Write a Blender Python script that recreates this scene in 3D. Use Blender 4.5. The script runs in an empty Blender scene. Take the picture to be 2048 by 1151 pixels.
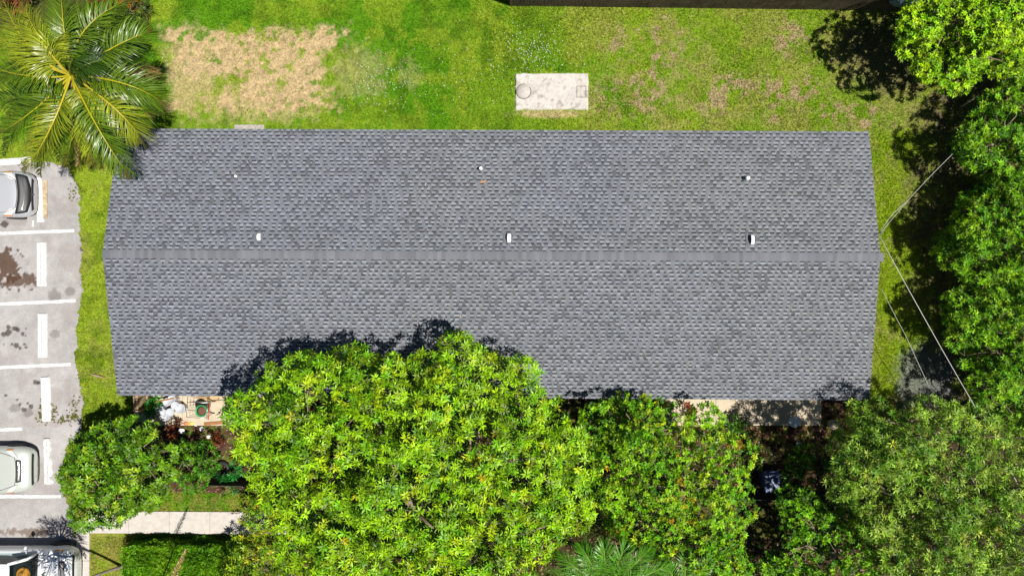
import bpy, bmesh, math, random
import numpy as np
from mathutils import Vector, Matrix, noise as mnoise
SC = bpy.context.scene
R = math.radians
# ------------------------------------------------------------------ camera, sky, sun, exposure
CH = 29.3; FPX = 1450.0
cam_d = bpy.data.cameras.new('camera'); cam = bpy.data.objects.new('camera', cam_d)
SC.collection.objects.link(cam); SC.camera = cam
cam.location = (0, 0, CH); cam.rotation_euler = (0, 0, 0)
cam_d.sensor_width = 36; cam_d.lens = 36 * FPX / 2048; cam_d.clip_end = 2000
KX, KY = 0.43, 0.145                       # shadow run per metre of height: left and up in the photo
SUN = Vector((KX, -KY, 1)).normalized()
elev = math.asin(SUN.z); az = math.atan2(SUN.x, SUN.y)
W = bpy.data.worlds.new('World'); SC.world = W; W.use_nodes = True
wn = W.node_tree; bg = wn.nodes['Background']
sky = wn.nodes.new('ShaderNodeTexSky'); sky.sky_type = 'NISHITA'; sky.sun_disc = False
sky.sun_elevation = elev; sky.sun_rotation = az
wn.links.new(sky.outputs[0], bg.inputs[0]); bg.inputs[1].default_value = 0.05; sky.altitude = 2500; sky.dust_density = .3; sky.air_density = .9
sl = bpy.data.lights.new('sun', 'SUN'); so = bpy.data.objects.new('sun', sl); SC.collection.objects.link(so)
sl.energy = 5.0; sl.angle = R(0.5); sl.color = (1.0, 0.955, 0.88)
so.rotation_euler = SUN.to_track_quat('Z', 'Y').to_euler(); so.location = (10, -4, 30)
SC.view_settings.view_transform = 'Standard'; SC.view_settings.look = 'None'
SC.view_settings.exposure = 0.55; SC.view_settings.gamma = 1
SC.cycles.diffuse_bounces = 2; SC.cycles.max_bounces = 6
# ------------------------------------------------------------------ helpers
rng = np.random.default_rng(7); random.seed(7)
def lin(c):
    c = np.asarray(c, float) / 255
    return np.where(c <= .04045, c / 12.92, ((c + .055) / 1.055) ** 2.4)
def A(r, g, b, k=0.6):                    # base colour of something seen as (r,g,b) in full sun
    return lin((r, g, b)) * k
def P(px, py, z=0.0):                     # photo pixel at height z -> world
    s = (CH - z) / FPX
    return np.array([(px - 1024) * s, (575.5 - py) * s, z])
def PP(pts, z=0.0): return np.array([P(x, y, z) for x, y in pts])
def hash2(ix, iy, seed):
    ix = (ix.astype(np.int64) & 0xffffffff).astype(np.uint64); iy = (iy.astype(np.int64) & 0xffffffff).astype(np.uint64)
    n = ix * np.uint64(374761393) + iy * np.uint64(668265263) + np.uint64(seed * 144665 + 1013)
    n = (n ^ (n >> np.uint64(13))) * np.uint64(1274126177) & np.uint64(0xffffffff)
    n = n ^ (n >> np.uint64(16))
    return (n & np.uint64(0xffff)).astype(float) / 65535
def vnoise(x, y, f=1.0, seed=0):
    x = x * f + 1000.3; y = y * f + 1000.7
    ix = np.floor(x); iy = np.floor(y); u = x - ix; v = y - iy
    u = u * u * (3 - 2 * u); v = v * v * (3 - 2 * v)
    a = hash2(ix, iy, seed); b = hash2(ix + 1, iy, seed); c = hash2(ix, iy + 1, seed); d = hash2(ix + 1, iy + 1, seed)
    return (a * (1 - u) + b * u) * (1 - v) + (c * (1 - u) + d * u) * v
def fbm(x, y, f=1.0, seed=0, o=4):
    s = 0; a = .5; t = 0
    for k in range(o):
        s = s + a * vnoise(x, y, f, seed + k * 17); t += a; a *= .55; f *= 2.07
    return s / t
def ss(e0, e1, x):
    t = np.clip((x - e0) / (e1 - e0), 0, 1); return t * t * (3 - 2 * t)
def mixc(c0, c1, t): return c0 * (1 - t[:, None]) + np.asarray(c1)[None, :] * t[:, None]
def in_poly(x, y, poly):
    ins = np.zeros(x.shape, bool); n = len(poly); j = n - 1
    for i in range(n):
        xi, yi = poly[i]; xj, yj = poly[j]
        c = ((yi > y) != (yj > y)) & (x < (xj - xi) * (y - yi) / (yj - yi + 1e-12) + xi)
        ins ^= c; j = i
    return ins
def d_poly(x, y, poly):
    d = np.full(x.shape, 1e9); n = len(poly)
    for i in range(n):
        a = np.array(poly[i], float); b = np.array(poly[(i + 1) % n], float); ab = b - a
        t = np.clip(((x - a[0]) * ab[0] + (y - a[1]) * ab[1]) / (ab @ ab), 0, 1)
        d = np.minimum(d, np.hypot(x - a[0] - t * ab[0], y - a[1] - t * ab[1]))
    return d
# objects
def link(o, parent=None):
    SC.collection.objects.link(o)
    if parent is not None: o.parent = parent
    return o
def tag(o, label=None, cat=None, group=None, kind=None):
    if label: o['label'] = label
    if cat: o['category'] = cat
    if group: o['group'] = group
    if kind: o['kind'] = kind
    return o
def empty(name, loc, rz=0.0, label=None, cat=None, group=None):
    o = bpy.data.objects.new(name, None); o.location = tuple(loc); o.rotation_euler = (0, 0, rz)
    o.empty_display_size = .3
    return tag(link(o), label, cat, group)
def npmesh(name, V, F, mat, parent=None, col=None, smooth=False, loc=None):
    """V (n,3), F (m,k) same-size faces, col (n,3) per-vertex base colour."""
    me = bpy.data.meshes.new(name); V = np.asarray(V, np.float32); F = np.asarray(F, np.int32)
    k = F.shape[1]
    me.vertices.add(len(V)); me.vertices.foreach_set('co', V.ravel())
    me.loops.add(F.size); me.loops.foreach_set('vertex_index', F.ravel())
    me.polygons.add(len(F)); me.polygons.foreach_set('loop_start', np.arange(0, F.size, k, dtype=np.int32))
    me.polygons.foreach_set('loop_total', np.full(len(F), k, np.int32))
    if smooth: me.polygons.foreach_set('use_smooth', np.ones(len(F), bool))
    me.update(calc_edges=True)
    if col is not None:
        ca = me.color_attributes.new('tint', 'FLOAT_COLOR', 'POINT')
        c4 = np.ones((len(V), 4), np.float32); c4[:, :3] = col
        ca.data.foreach_set('color', c4.ravel())
    me.materials.append(mat)
    o = bpy.data.objects.new(name, me); link(o, parent)
    if loc is not None: o.location = tuple(loc)
    return o
class MB:                                  # small mesh collector
    def __init__(s): s.v = []; s.f = []; s.sm = []
    def add(s, vs, fs, sm=False):
        n = len(s.v); s.v += [tuple(v) for v in vs]; s.f += [tuple(i + n for i in f) for f in fs]; s.sm += [sm] * len(fs); return s
    def box(s, x0, x1, y0, y1, z0, z1, M=None):
        vs = [(x0, y0, z0), (x1, y0, z0), (x1, y1, z0), (x0, y1, z0), (x0, y0, z1), (x1, y0, z1), (x1, y1, z1), (x0, y1, z1)]
        if M is not None: vs = [tuple(M @ Vector(v)) for v in vs]
        return s.add(vs, [(0, 3, 2, 1), (4, 5, 6, 7), (0, 1, 5, 4), (1, 2, 6, 5), (2, 3, 7, 6), (3, 0, 4, 7)])
    def tube(s, pts, rad, n=8, cap=True):
        pts = [Vector(p) for p in pts]; m = len(pts)
        rad = rad if hasattr(rad, '__len__') else [rad] * m
        vs = []; prev = None
        for i, p in enumerate(pts):
            t = (pts[min(i + 1, m - 1)] - pts[max(i - 1, 0)]).normalized()
            a = prev if prev is not None else (Vector((0, 0, 1)) if abs(t.z) < .9 else Vector((1, 0, 0)))
            u = (a - t * a.dot(t)).normalized(); prev = u; w = t.cross(u)
            for k in range(n):
                an = 2 * math.pi * k / n; vs.append(p + (u * math.cos(an) + w * math.sin(an)) * rad[i])
        fs = [(i * n + k, i * n + (k + 1) % n, (i + 1) * n + (k + 1) % n, (i + 1) * n + k) for i in range(m - 1) for k in range(n)]
        if cap: fs += [tuple(range(n))[::-1], tuple((m - 1) * n + k for k in range(n))]
        return s.add(vs, fs, True)
    def lathe(s, prof, c=(0, 0, 0), n=20, M=None):
        vs = []
        for r, z in prof:
            for k in range(n):
                an = 2 * math.pi * k / n; vs.append(Vector((c[0] + r * math.cos(an), c[1] + r * math.sin(an), c[2] + z)))
        if M is not None: vs = [M @ v for v in vs]
        m = len(prof)
        fs = [(i * n + k, i * n + (k + 1) % n, (i + 1) * n + (k + 1) % n, (i + 1) * n + k) for i in range(m - 1) for k in range(n)]
        fs += [tuple(range(n))[::-1], tuple((m - 1) * n + k for k in range(n))]
        return s.add(vs, fs, True)
    def build(s, name, mat, parent=None, loc=None, bevel=0, subsurf=0):
        me = bpy.data.meshes.new(name); me.from_pydata([tuple(v) for v in s.v], [], s.f); me.validate()
        if len(me.polygons) == len(s.sm): me.polygons.foreach_set('use_smooth', s.sm)
        me.materials.append(mat); o = bpy.data.objects.new(name, me); link(o, parent)
        if loc is not None: o.location = tuple(loc)
        if bevel:
            b = o.modifiers.new('bevel', 'BEVEL'); b.width = bevel; b.segments = 2; b.limit_method = 'ANGLE'
        if subsurf:
            b = o.modifiers.new('sub', 'SUBSURF'); b.levels = subsurf; b.render_levels = subsurf
        return o
# materials
def mat(name, col, rough=.6, metal=0, var=0.0, vscale=8.0, bump=0.0, bscale=60.0, coat=0, attr=False, spec=.5, vcol=None, var2=0, v2scale=1.0):
    m = bpy.data.materials.new(name); m.use_nodes = True; nt = m.node_tree; b = nt.nodes['Principled BSDF']
    b.inputs['Roughness'].default_value = rough; b.inputs['Metallic'].default_value = metal
    b.inputs['Specular IOR Level'].default_value = spec
    if coat: b.inputs['Coat Weight'].default_value = coat; b.inputs['Coat Roughness'].default_value = .05
    geo = nt.nodes.new('ShaderNodeNewGeometry')
    if attr:
        a = nt.nodes.new('ShaderNodeVertexColor'); a.layer_name = 'tint'; src = a.outputs['Color']
    else:
        a = nt.nodes.new('ShaderNodeRGB'); a.outputs[0].default_value = (*col, 1); src = a.outputs[0]
    for (vv, sc2) in ((var, vscale), (var2, v2scale)):
        if vv:
            n = nt.nodes.new('ShaderNodeTexNoise'); n.inputs['Scale'].default_value = sc2; n.inputs['Detail'].default_value = 6
            nt.links.new(geo.outputs['Position'], n.inputs['Vector'])
            mr = nt.nodes.new('ShaderNodeMapRange'); mr.inputs[1].default_value = .3; mr.inputs[2].default_value = .7
            mr.inputs[3].default_value = 1 - vv; mr.inputs[4].default_value = 1 + vv
            nt.links.new(n.outputs[0], mr.inputs[0])
            mx = nt.nodes.new('ShaderNodeVectorMath'); mx.operation = 'SCALE'
            nt.links.new(src, mx.inputs[0]); nt.links.new(mr.outputs[0], mx.inputs['Scale']); src = mx.outputs[0]
    nt.links.new(src, b.inputs['Base Color'])
    if bump:
        n = nt.nodes.new('ShaderNodeTexNoise'); n.inputs['Scale'].default_value = bscale; n.inputs['Detail'].default_value = 5
        nt.links.new(geo.outputs['Position'], n.inputs['Vector'])
        bp = nt.nodes.new('ShaderNodeBump'); bp.inputs['Strength'].default_value = bump; bp.inputs['Distance'].default_value = .02
        nt.links.new(n.outputs[0], bp.inputs['Height']); nt.links.new(bp.outputs[0], b.inputs['Normal'])
    return m
def leafmat(name, rough=.42, trans=.14, tk=(1.25, 1.2, .4), spec=.22):
    m = bpy.data.materials.new(name); m.use_nodes = True; nt = m.node_tree; b = nt.nodes['Principled BSDF']
    b.inputs['Roughness'].default_value = rough; b.inputs['Specular IOR Level'].default_value = spec
    a = nt.nodes.new('ShaderNodeVertexColor'); a.layer_name = 'tint'
    nt.links.new(a.outputs[0], b.inputs['Base Color'])
    t = nt.nodes.new('ShaderNodeBsdfTranslucent'); mu = nt.nodes.new('ShaderNodeVectorMath'); mu.operation = 'MULTIPLY'
    mu.inputs[1].default_value = tk; nt.links.new(a.outputs[0], mu.inputs[0]); nt.links.new(mu.outputs[0], t.inputs[0])
    mx = nt.nodes.new('ShaderNodeMixShader'); mx.inputs[0].default_value = trans
    nt.links.new(b.outputs[0], mx.inputs[1]); nt.links.new(t.outputs[0], mx.inputs[2])
    nt.links.new(mx.outputs[0], nt.nodes['Material Output'].inputs[0])
    return m
M_ground = mat('lawn_soil', None, .95, attr=True, var=.25, vscale=14, bump=.6, bscale=30, spec=.1)
M_grass = leafmat('grass_blade', .6, .3, (1.1, 1.2, .5), .25)
M_pave = mat('worn_asphalt', None, .9, attr=True, var=.12, vscale=22, bump=.25, bscale=120, spec=.2, var2=.08, v2scale=2.5)
M_conc = mat('concrete', A(222, 214, 206), .9, var=.1, vscale=5, bump=.2, bscale=90, spec=.2, var2=.08, v2scale=30)
M_slab = mat('old_concrete', None, .92, attr=True, var=.09, vscale=18, bump=.3, bscale=60, spec=.2)
M_rough = mat('weathered_pad', A(190, 184, 176), .95, var=.3, vscale=14, bump=.4, bscale=50, spec=.1)
M_patio = mat('patio_concrete', A(225, 208, 182), .9, var=.12, vscale=3, bump=.15, bscale=90, spec=.2, var2=.06, v2scale=25)
M_paint = mat('stripe_paint', A(240, 240, 240, .60), .75, var=.2, vscale=7, spec=.2, var2=.16, v2scale=50)
M_stop = mat('painted_precast', A(244, 243, 240, .62), .8, var=.14, vscale=9, bump=.3, bscale=50, spec=.2)
M_rust = mat('rust_stained_concrete', A(204, 184, 152), .9, var=.3, vscale=10, spec=.2)
M_shing = mat('asphalt_shingle', None, .93, attr=True, var=.12, vscale=90, bump=.35, bscale=220, spec=.15, var2=.05, v2scale=.7)
M_wall = mat('stucco', (.62, .56, .45), .9, var=.06, vscale=3, bump=.2, bscale=80)
M_white = mat('white_trim', (.72, .72, .7), .5, var=.04, vscale=5)
M_vent = mat('white_vent_plastic', (.8, .8, .78), .4)
M_black = mat('black_rubber', (.012, .012, .013), .7, var=.2, vscale=20)
M_glass = mat('window_glass', (.02, .03, .035), .06, spec=.8)
M_wood = mat('weathered_fence_wood', (.10, .078, .05), .9, var=.35, vscale=9, bump=.5, bscale=40, spec=.15, var2=.3, v2scale=1.7)
M_wood2 = mat('tan_fence_wood', (.28, .20, .125), .9, var=.3, vscale=9, bump=.4, bscale=40, spec=.15)
M_dfence = mat('dark_stained_fence', (.025, .022, .019), .7, var=.4, vscale=8, bump=.3, bscale=40)
M_bark = mat('bark', (.20, .155, .11), .95, var=.35, vscale=7, bump=.7, bscale=25, spec=.1)
M_pbark = mat('palm_bark', (.26, .22, .18), .95, var=.3, vscale=9, bump=.7, bscale=20, spec=.1)
M_leaf = leafmat('glossy_leaf', .42, .12, spec=.25)
M_leafs = leafmat('soft_leaf', .5, .14)
M_frond = leafmat('palm_frond', .36, .14, (1.2, 1.2, .4), .45)
M_flower = mat('white_petal', (.75, .75, .72), .8)
M_litter = leafmat('dry_leaf', .8, .15, (1, 1, 1), .2)
M_wire = mat('wire_sheath', (.42, .42, .40), .6)
M_steel = mat('galvanised_steel', (.5, .5, .5), .35, metal=.9)
M_soil = mat('potting_soil', (.12, .055, .035), .95, var=.3, vscale=40, bump=.5, bscale=120)
# ------------------------------------------------------------------ the plan of the site (world metres)
PARK_EDGE = [(2, -60), (56, 300), (100, 325), (135, 338), (158, 392), (160, 470), (164, 540), (160, 600), (152, 660), (150, 720), (158, 770),
             (164, 820), (160, 860), (130, 900), (128, 1000), (150, 1040), (152, 1200)]
PE = PP(PARK_EDGE)
def park_x(y):                             # right edge of the parking as a function of world y
    ys = PE[:, 1][::-1]; xs = PE[:, 0][::-1]
    e = np.interp(y, ys, xs)
    return e + (fbm(np.zeros_like(y) + 3, y, 1.6, 5) - .5) * .34 + (fbm(y * 0 + 9, y, 7, 6) - .5) * .2
PARK_TOP = P(0, 322)[1]
def bandpx(cx, cy, rx, ry, x, y):          # soft ellipse in ground pixels -> 1 inside
    px = x * FPX / CH + 1024; py = 575.5 - y * FPX / CH
    return np.hypot((px - cx) / rx, (py - cy) / ry)
G_GREEN = A(110, 168, 26, .62); G_YEL = A(170, 188, 54, .68); G_OLIVE = A(168, 172, 84, .66); G_TAN = A(208, 184, 138, .58)
G_DARK = A(60, 104, 10, .60); G_DIRT = A(150, 128, 112, .62); G_MULCH = A(120, 88, 72, .4)
def ground_col(x, y):
    n1 = fbm(x, y, .35, 1); n2 = fbm(x, y, 1.1, 11); n3 = fbm(x, y, 4.5, 21); n4 = fbm(x, y, 12, 31, 3)
    px = x * FPX / CH + 1024; py = 575.5 - y * FPX / CH
    c = np.tile(G_GREEN, (len(x), 1))
    right = ss(1080, 1330, px + 240 * (n1 - .5))
    side = np.maximum(ss(300, 215, px), 0) * ss(250, 300, py)
    c = mixc(c, G_YEL, np.clip(.65 * right + .9 * side + ss(.46, .62, n1) * .45, 0, 1) * (.5 + .6 * n3))
    c = mixc(c, G_YEL, ss(.50, .62, n2) * .5)
    c = mixc(c, G_OLIVE, np.clip(right * ss(.44, .6, n2) * .6 + side * ss(.45, .6, n2) * .5, 0, 1))
    c = mixc(c, G_DARK, ss(.52, .66, fbm(x, y, 2.1, 41)) * .35 * (1 - right))
    east = ss(1735, 1770, px) * ss(240, 290, py)
    c = mixc(c, A(150, 180, 20), east * .7)
    # worn patches on the right lawn
    w = ss(.50, .60, fbm(x, y, .9, 51)) * ss(.44, .56, n3) * right
    zone = np.maximum.reduce([1 - ss(.6, 1.2, bandpx(1330, 110, 130, 80, x, y)), 1 - ss(.5, 1.2, bandpx(1560, 190, 200, 70, x, y)),
                              1 - ss(.5, 1.2, bandpx(1250, 190, 90, 50, x, y)), 1 - ss(.5, 1.1, bandpx(1620, 90, 90, 70, x, y)),
                              1 - ss(.5, 1.1, bandpx(1760, 230, 80, 40, x, y))])
    c = mixc(c, A(206, 186, 140), np.clip(w * (.25 + .75 * zone) + zone * ss(.46, .58, n3) * .28, 0, 1))
    # the dry rectangle at the left
    dd = np.maximum(np.abs(px - 505) / 165, np.abs(py - 140) / 82) + (n2 - .5) * .65 + (n3 - .5) * .35
    dry = 1 - ss(.88, 1.08, dd)
    hol = ss(.57, .66, n3) * .8 + ss(.58, .68, n2) * (px < 480) * .8
    dry = dry * np.clip(1 - hol, 0, 1)
    d2 = (1 - ss(.5, 1.25, bandpx(520, 200, 150, 50, x, y) + (n3 - .5) * 1.4)) * .6
    d3 = (1 - ss(.5, 1.2, bandpx(720, 140, 60, 60, x, y) + (n3 - .5) * 1.6)) * .4
    d4 = (1 - ss(.5, 1.2, bandpx(380, 150, 60, 100, x, y) + (n3 - .5) * 1.3)) * .75
    d5 = (1 - ss(.5, 1.2, bandpx(820, 150, 28, 34, x, y) + (n3 - .5) * 2.0)) * .3
    d6 = (1 - ss(.5, 1.2, bandpx(1100, 228, 80, 9, x, y) + (n3 - .5) * 1.0)) * .8
    dry = np.clip(np.maximum.reduce([dry, d2, d3, d4, d5, d6]), 0, 1)
    tan = G_TAN[None, :] * (.78 + .5 * n4[:, None])
    c = c * (1 - dry[:, None]) + tan * dry[:, None]
    # front lawn by the sidewalk, dryish
    fr = ss(930, 970, py) * (px < 700) * ss(.3, .6, n3) * .6
    c = mixc(c, A(176, 160, 88), fr)
    # bare soil under the eastern trees, north-east corner, garden mulch; tree shade mixed into their colours
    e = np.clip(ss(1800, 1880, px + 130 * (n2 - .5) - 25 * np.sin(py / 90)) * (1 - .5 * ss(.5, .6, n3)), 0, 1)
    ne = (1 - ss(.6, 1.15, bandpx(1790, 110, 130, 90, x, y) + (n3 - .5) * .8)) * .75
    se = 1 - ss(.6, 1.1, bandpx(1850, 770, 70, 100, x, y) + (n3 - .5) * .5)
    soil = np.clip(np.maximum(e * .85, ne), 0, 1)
    c = mixc(c, G_DIRT * .48, soil)  # bare soil, its colour darkened for the shade of the trees
    c = mixc(c, A(140, 140, 148, .36), se * .85)  # grey ground, likewise toned down for tree shade
    gar = ((px > 272) & (px < 1690) & (py > 780) & (py < 985 + (px - 400) * .028)).astype(float)
    gar2 = ((px > 1100) & (py > 1075) & (px < 1900)).astype(float)
    c = mixc(c, G_MULCH * .75, np.maximum(gar, gar2 * .9) * (.65 + .35 * ss(.4, .55, n3)))  # mulch colour deepened for the crown shade over it
    c = c * (.70 + .36 * n4[:, None] + .24 * fbm(x, y, 7.5, 91, 3)[:, None])
    crown_shade = in_poly(px, py, [(455, 850), (520, 1000), (600, 1150), (1500, 1200), (2100, 1200), (2100, 800), (1800, 830), (1700, 900), (1640, 930), (1560, 1000), (1480, 900), (1200, 870)]).astype(float)
    c = mixc(c, A(84, 66, 50, .4), crown_shade * .85)  # shade under the crowns painted into the ground colour
    left_shade = (in_poly(px, py, [(160, 900), (210, 850), (330, 850), (420, 890), (420, 965), (300, 975), (200, 985)]) | ((px < 300) & (py < 60 + 60 * (n2 - .5)) & (y > 0))).astype(float)
    c = mixc(c, A(92, 74, 56, .4), left_shade * .85)  # ground colour darkened as shade below the left tree and palm
    crown_shade = np.maximum(crown_shade, left_shade)
    grassy = (1 - dry * .75) * (1 - soil * .85) * (1 - se * .9) * (1 - gar) * (1 - gar2) * (1 - .8 * crown_shade)
    return np.clip(c, .002, 1), grassy
# ---- ground
gx = np.concatenate([[-600, -250, -120, -60, -38], np.arange(-26, 26.01, .085), [38, 60, 120, 250, 600]])
gy = np.concatenate([[-600, -250, -120, -60, -30], np.arange(-16, 16.01, .085), [30, 60, 120, 250, 600]])
GX, GY = np.meshgrid(gx, gy); gxf = GX.ravel(); gyf = GY.ravel()
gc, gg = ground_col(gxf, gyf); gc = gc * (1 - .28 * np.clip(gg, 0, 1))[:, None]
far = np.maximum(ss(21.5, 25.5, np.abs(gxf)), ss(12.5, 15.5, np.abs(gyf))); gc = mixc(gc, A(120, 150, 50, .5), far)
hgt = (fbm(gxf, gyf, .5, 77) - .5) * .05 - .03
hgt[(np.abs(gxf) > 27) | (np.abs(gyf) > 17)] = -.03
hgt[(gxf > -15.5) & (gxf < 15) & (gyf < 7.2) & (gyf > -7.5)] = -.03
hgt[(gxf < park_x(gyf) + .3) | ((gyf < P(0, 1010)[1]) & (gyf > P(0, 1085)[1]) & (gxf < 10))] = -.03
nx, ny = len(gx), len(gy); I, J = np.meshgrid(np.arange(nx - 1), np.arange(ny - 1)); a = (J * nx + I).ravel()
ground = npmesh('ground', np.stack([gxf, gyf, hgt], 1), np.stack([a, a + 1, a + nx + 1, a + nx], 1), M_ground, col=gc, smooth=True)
tag(ground, kind='structure')
# ---- parking lot
def stain_px(x, y): return x * FPX / CH + 1024, 575.5 - y * FPX / CH
def park_col(x, y):
    px, py = stain_px(x, y)
    n1 = fbm(x, y, .8, 61); n2 = fbm(x, y, 3, 62); n3 = fbm(x, y, 9, 63)
    c = A(202, 198, 197, .54)[None, :] * (.78 + .34 * n1 + .22 * (n2 - .5) + .12 * (n3 - .5))[:, None]
    # cracks and repairs: darker soft patches
    c = mixc(c, A(170, 160, 156), ss(.52, .64, fbm(x, y, 1.3, 64)) * .45)
    def blot(cx, cy, rx, ry, st, col, rag=.9, seed=65):
        d = np.hypot((px - cx) / rx, (py - cy) / ry) + (fbm(x, y, 3.2, seed) - .5) * rag * 2 + (n3 - .5) * rag
        return (1 - ss(.75, 1.0, d)) * st
    BR = A(92, 66, 46); DK = A(70, 58, 52)
    c = mixc(c, BR, blot(15, 535, 30, 34, .9, BR)); c = mixc(c, BR, blot(38, 562, 32, 18, .85, BR, .9, 67))
    c = mixc(c, A(150, 140, 136), blot(30, 440, 40, 14, .35, BR))
    for (cx, cy, r) in [(8, 668, 6), (18, 665, 7), (18, 654, 4.5), (30, 657, 7), (36, 659, 5), (46, 668, 4), (52, 657, 2.5), (52, 671, 2.5), (33, 690, 6), (40, 696, 4), (50, 688, 3),
                        (52, 694, 3), (24, 688, 3), (40, 808, 4), (62, 812, 5), (30, 815, 10), (56, 826, 10), (12, 790, 3), (48, 818, 5), (35, 798, 3), (8, 688, 2), (36, 500, 3),
                        (46, 512, 3), (42, 508, 2), (165, 498, 6), (72, 764, 6), (78, 764, 4), (56, 806, 3), (110, 668, 9), (110, 590, 14), (140, 583, 10), (10, 448, 8)]:
        c = mixc(c, DK, blot(cx, cy, r * 1.1, r, .8 if r < 9 else .4, DK, .45, 70 + int(cx)))
    c = mixc(c, A(120, 96, 76), blot(60, 1062, 50, 10, .7, BR))
    c = mixc(c, A(140, 130, 126), ss(28, 8, np.abs(px - 40)) * .0)
    return np.clip(c, .01, 1)
xs = np.arange(-24, -16.4, .045); ys = np.arange(P(0, 1230)[1], PARK_TOP, .045)
X2, Y2 = np.meshgrid(xs, ys); pv = np.stack([X2.ravel(), Y2.ravel(), np.full(X2.size, .012)], 1)
nx = len(xs); I, J = np.meshgrid(np.arange(len(xs) - 1), np.arange(len(ys) - 1)); a = (J * nx + I).ravel()
ok = (xs[I.ravel()] < park_x(ys[J.ravel()])); a = a[ok]
park = npmesh('parking_lot', pv, np.stack([a, a + 1, a + nx + 1, a + nx], 1), M_pave, col=park_col(pv[:, 0], pv[:, 1]))
tag(park, kind='structure')
xs2 = np.arange(-44, -23.9, .5); X3, Y3 = np.meshgrid(xs2, np.arange(-13.2, PARK_TOP, .5)); nx = len(xs2)
# parking stripes
def stripe(y0, y1, x1, w=6.5, x0=-260):
    b = MB(); p = [P(x0, y0 + (y0 - y1) * 1.0), P(x1, y1)]; h = w / 2 / 49.5; z = .017
    N = 40; top = []; bot = []
    for i in range(N + 1):
        t = i / N; x = p[0][0] * (1 - t) + p[1][0] * t; y = p[0][1] * (1 - t) + p[1][1] * t
        top.append((x, y + h + random.uniform(-.008, .008), z)); bot.append((x, y - h + random.uniform(-.008, .008), z))
    b.add(top + bot, [(i, i + N + 1, i + N + 2, i + 1) for i in range(N)])
    tag(b.build('parking_stripe', M_paint), kind='structure')
for s in ((469, 461, 149), (610, 601, 152), (737, 728, 142), (862, 857, 45), (992, 992, 122)): stripe(*s)
stripe(333, 320, 62, 13)
# sidewalks and concrete pads
def slabs(name, x0, x1, y0, y1, n, z=.03, m=M_conc, axis='x', gap=.012):
    b = MB()
    for i in range(n):
        t0, t1 = i / n, (i + 1) / n
        if axis == 'x': b.box(x0 + (x1 - x0) * t0 + gap / 2, x0 + (x1 - x0) * t1 - gap / 2, y0, y1, -.1, z)
        else: b.box(x0, x1, y0 + (y1 - y0) * t0 + gap / 2, y0 + (y1 - y0) * t1 - gap / 2, -.1, z)
    o = b.build(name, m, bevel=.006); tag(o, kind='structure'); return o
a0 = P(180, 1070); a1 = P(585, 1026)
sw = slabs('sidewalk', a0[0], a1[0], a0[1], a1[1], 5, .03); sw.rotation_euler.z = R(-.35)
sw.location = (0, 0, 0)
a0 = P(153, 1200); a1 = P(179, 1040); slabs('path', a0[0], a1[0], a0[1], a1[1], 2, .028, axis='y')
a0 = P(268, 850); a1 = P(560, 770); slabs('patio', a0[0], a1[0], a0[1], a1[1], 3, .03, M_patio)
a0 = P(1326, 850); a1 = P(1642, 770); slabs('patio', a0[0], a1[0], a0[1], a1[1], 3, .03, M_patio)
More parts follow.
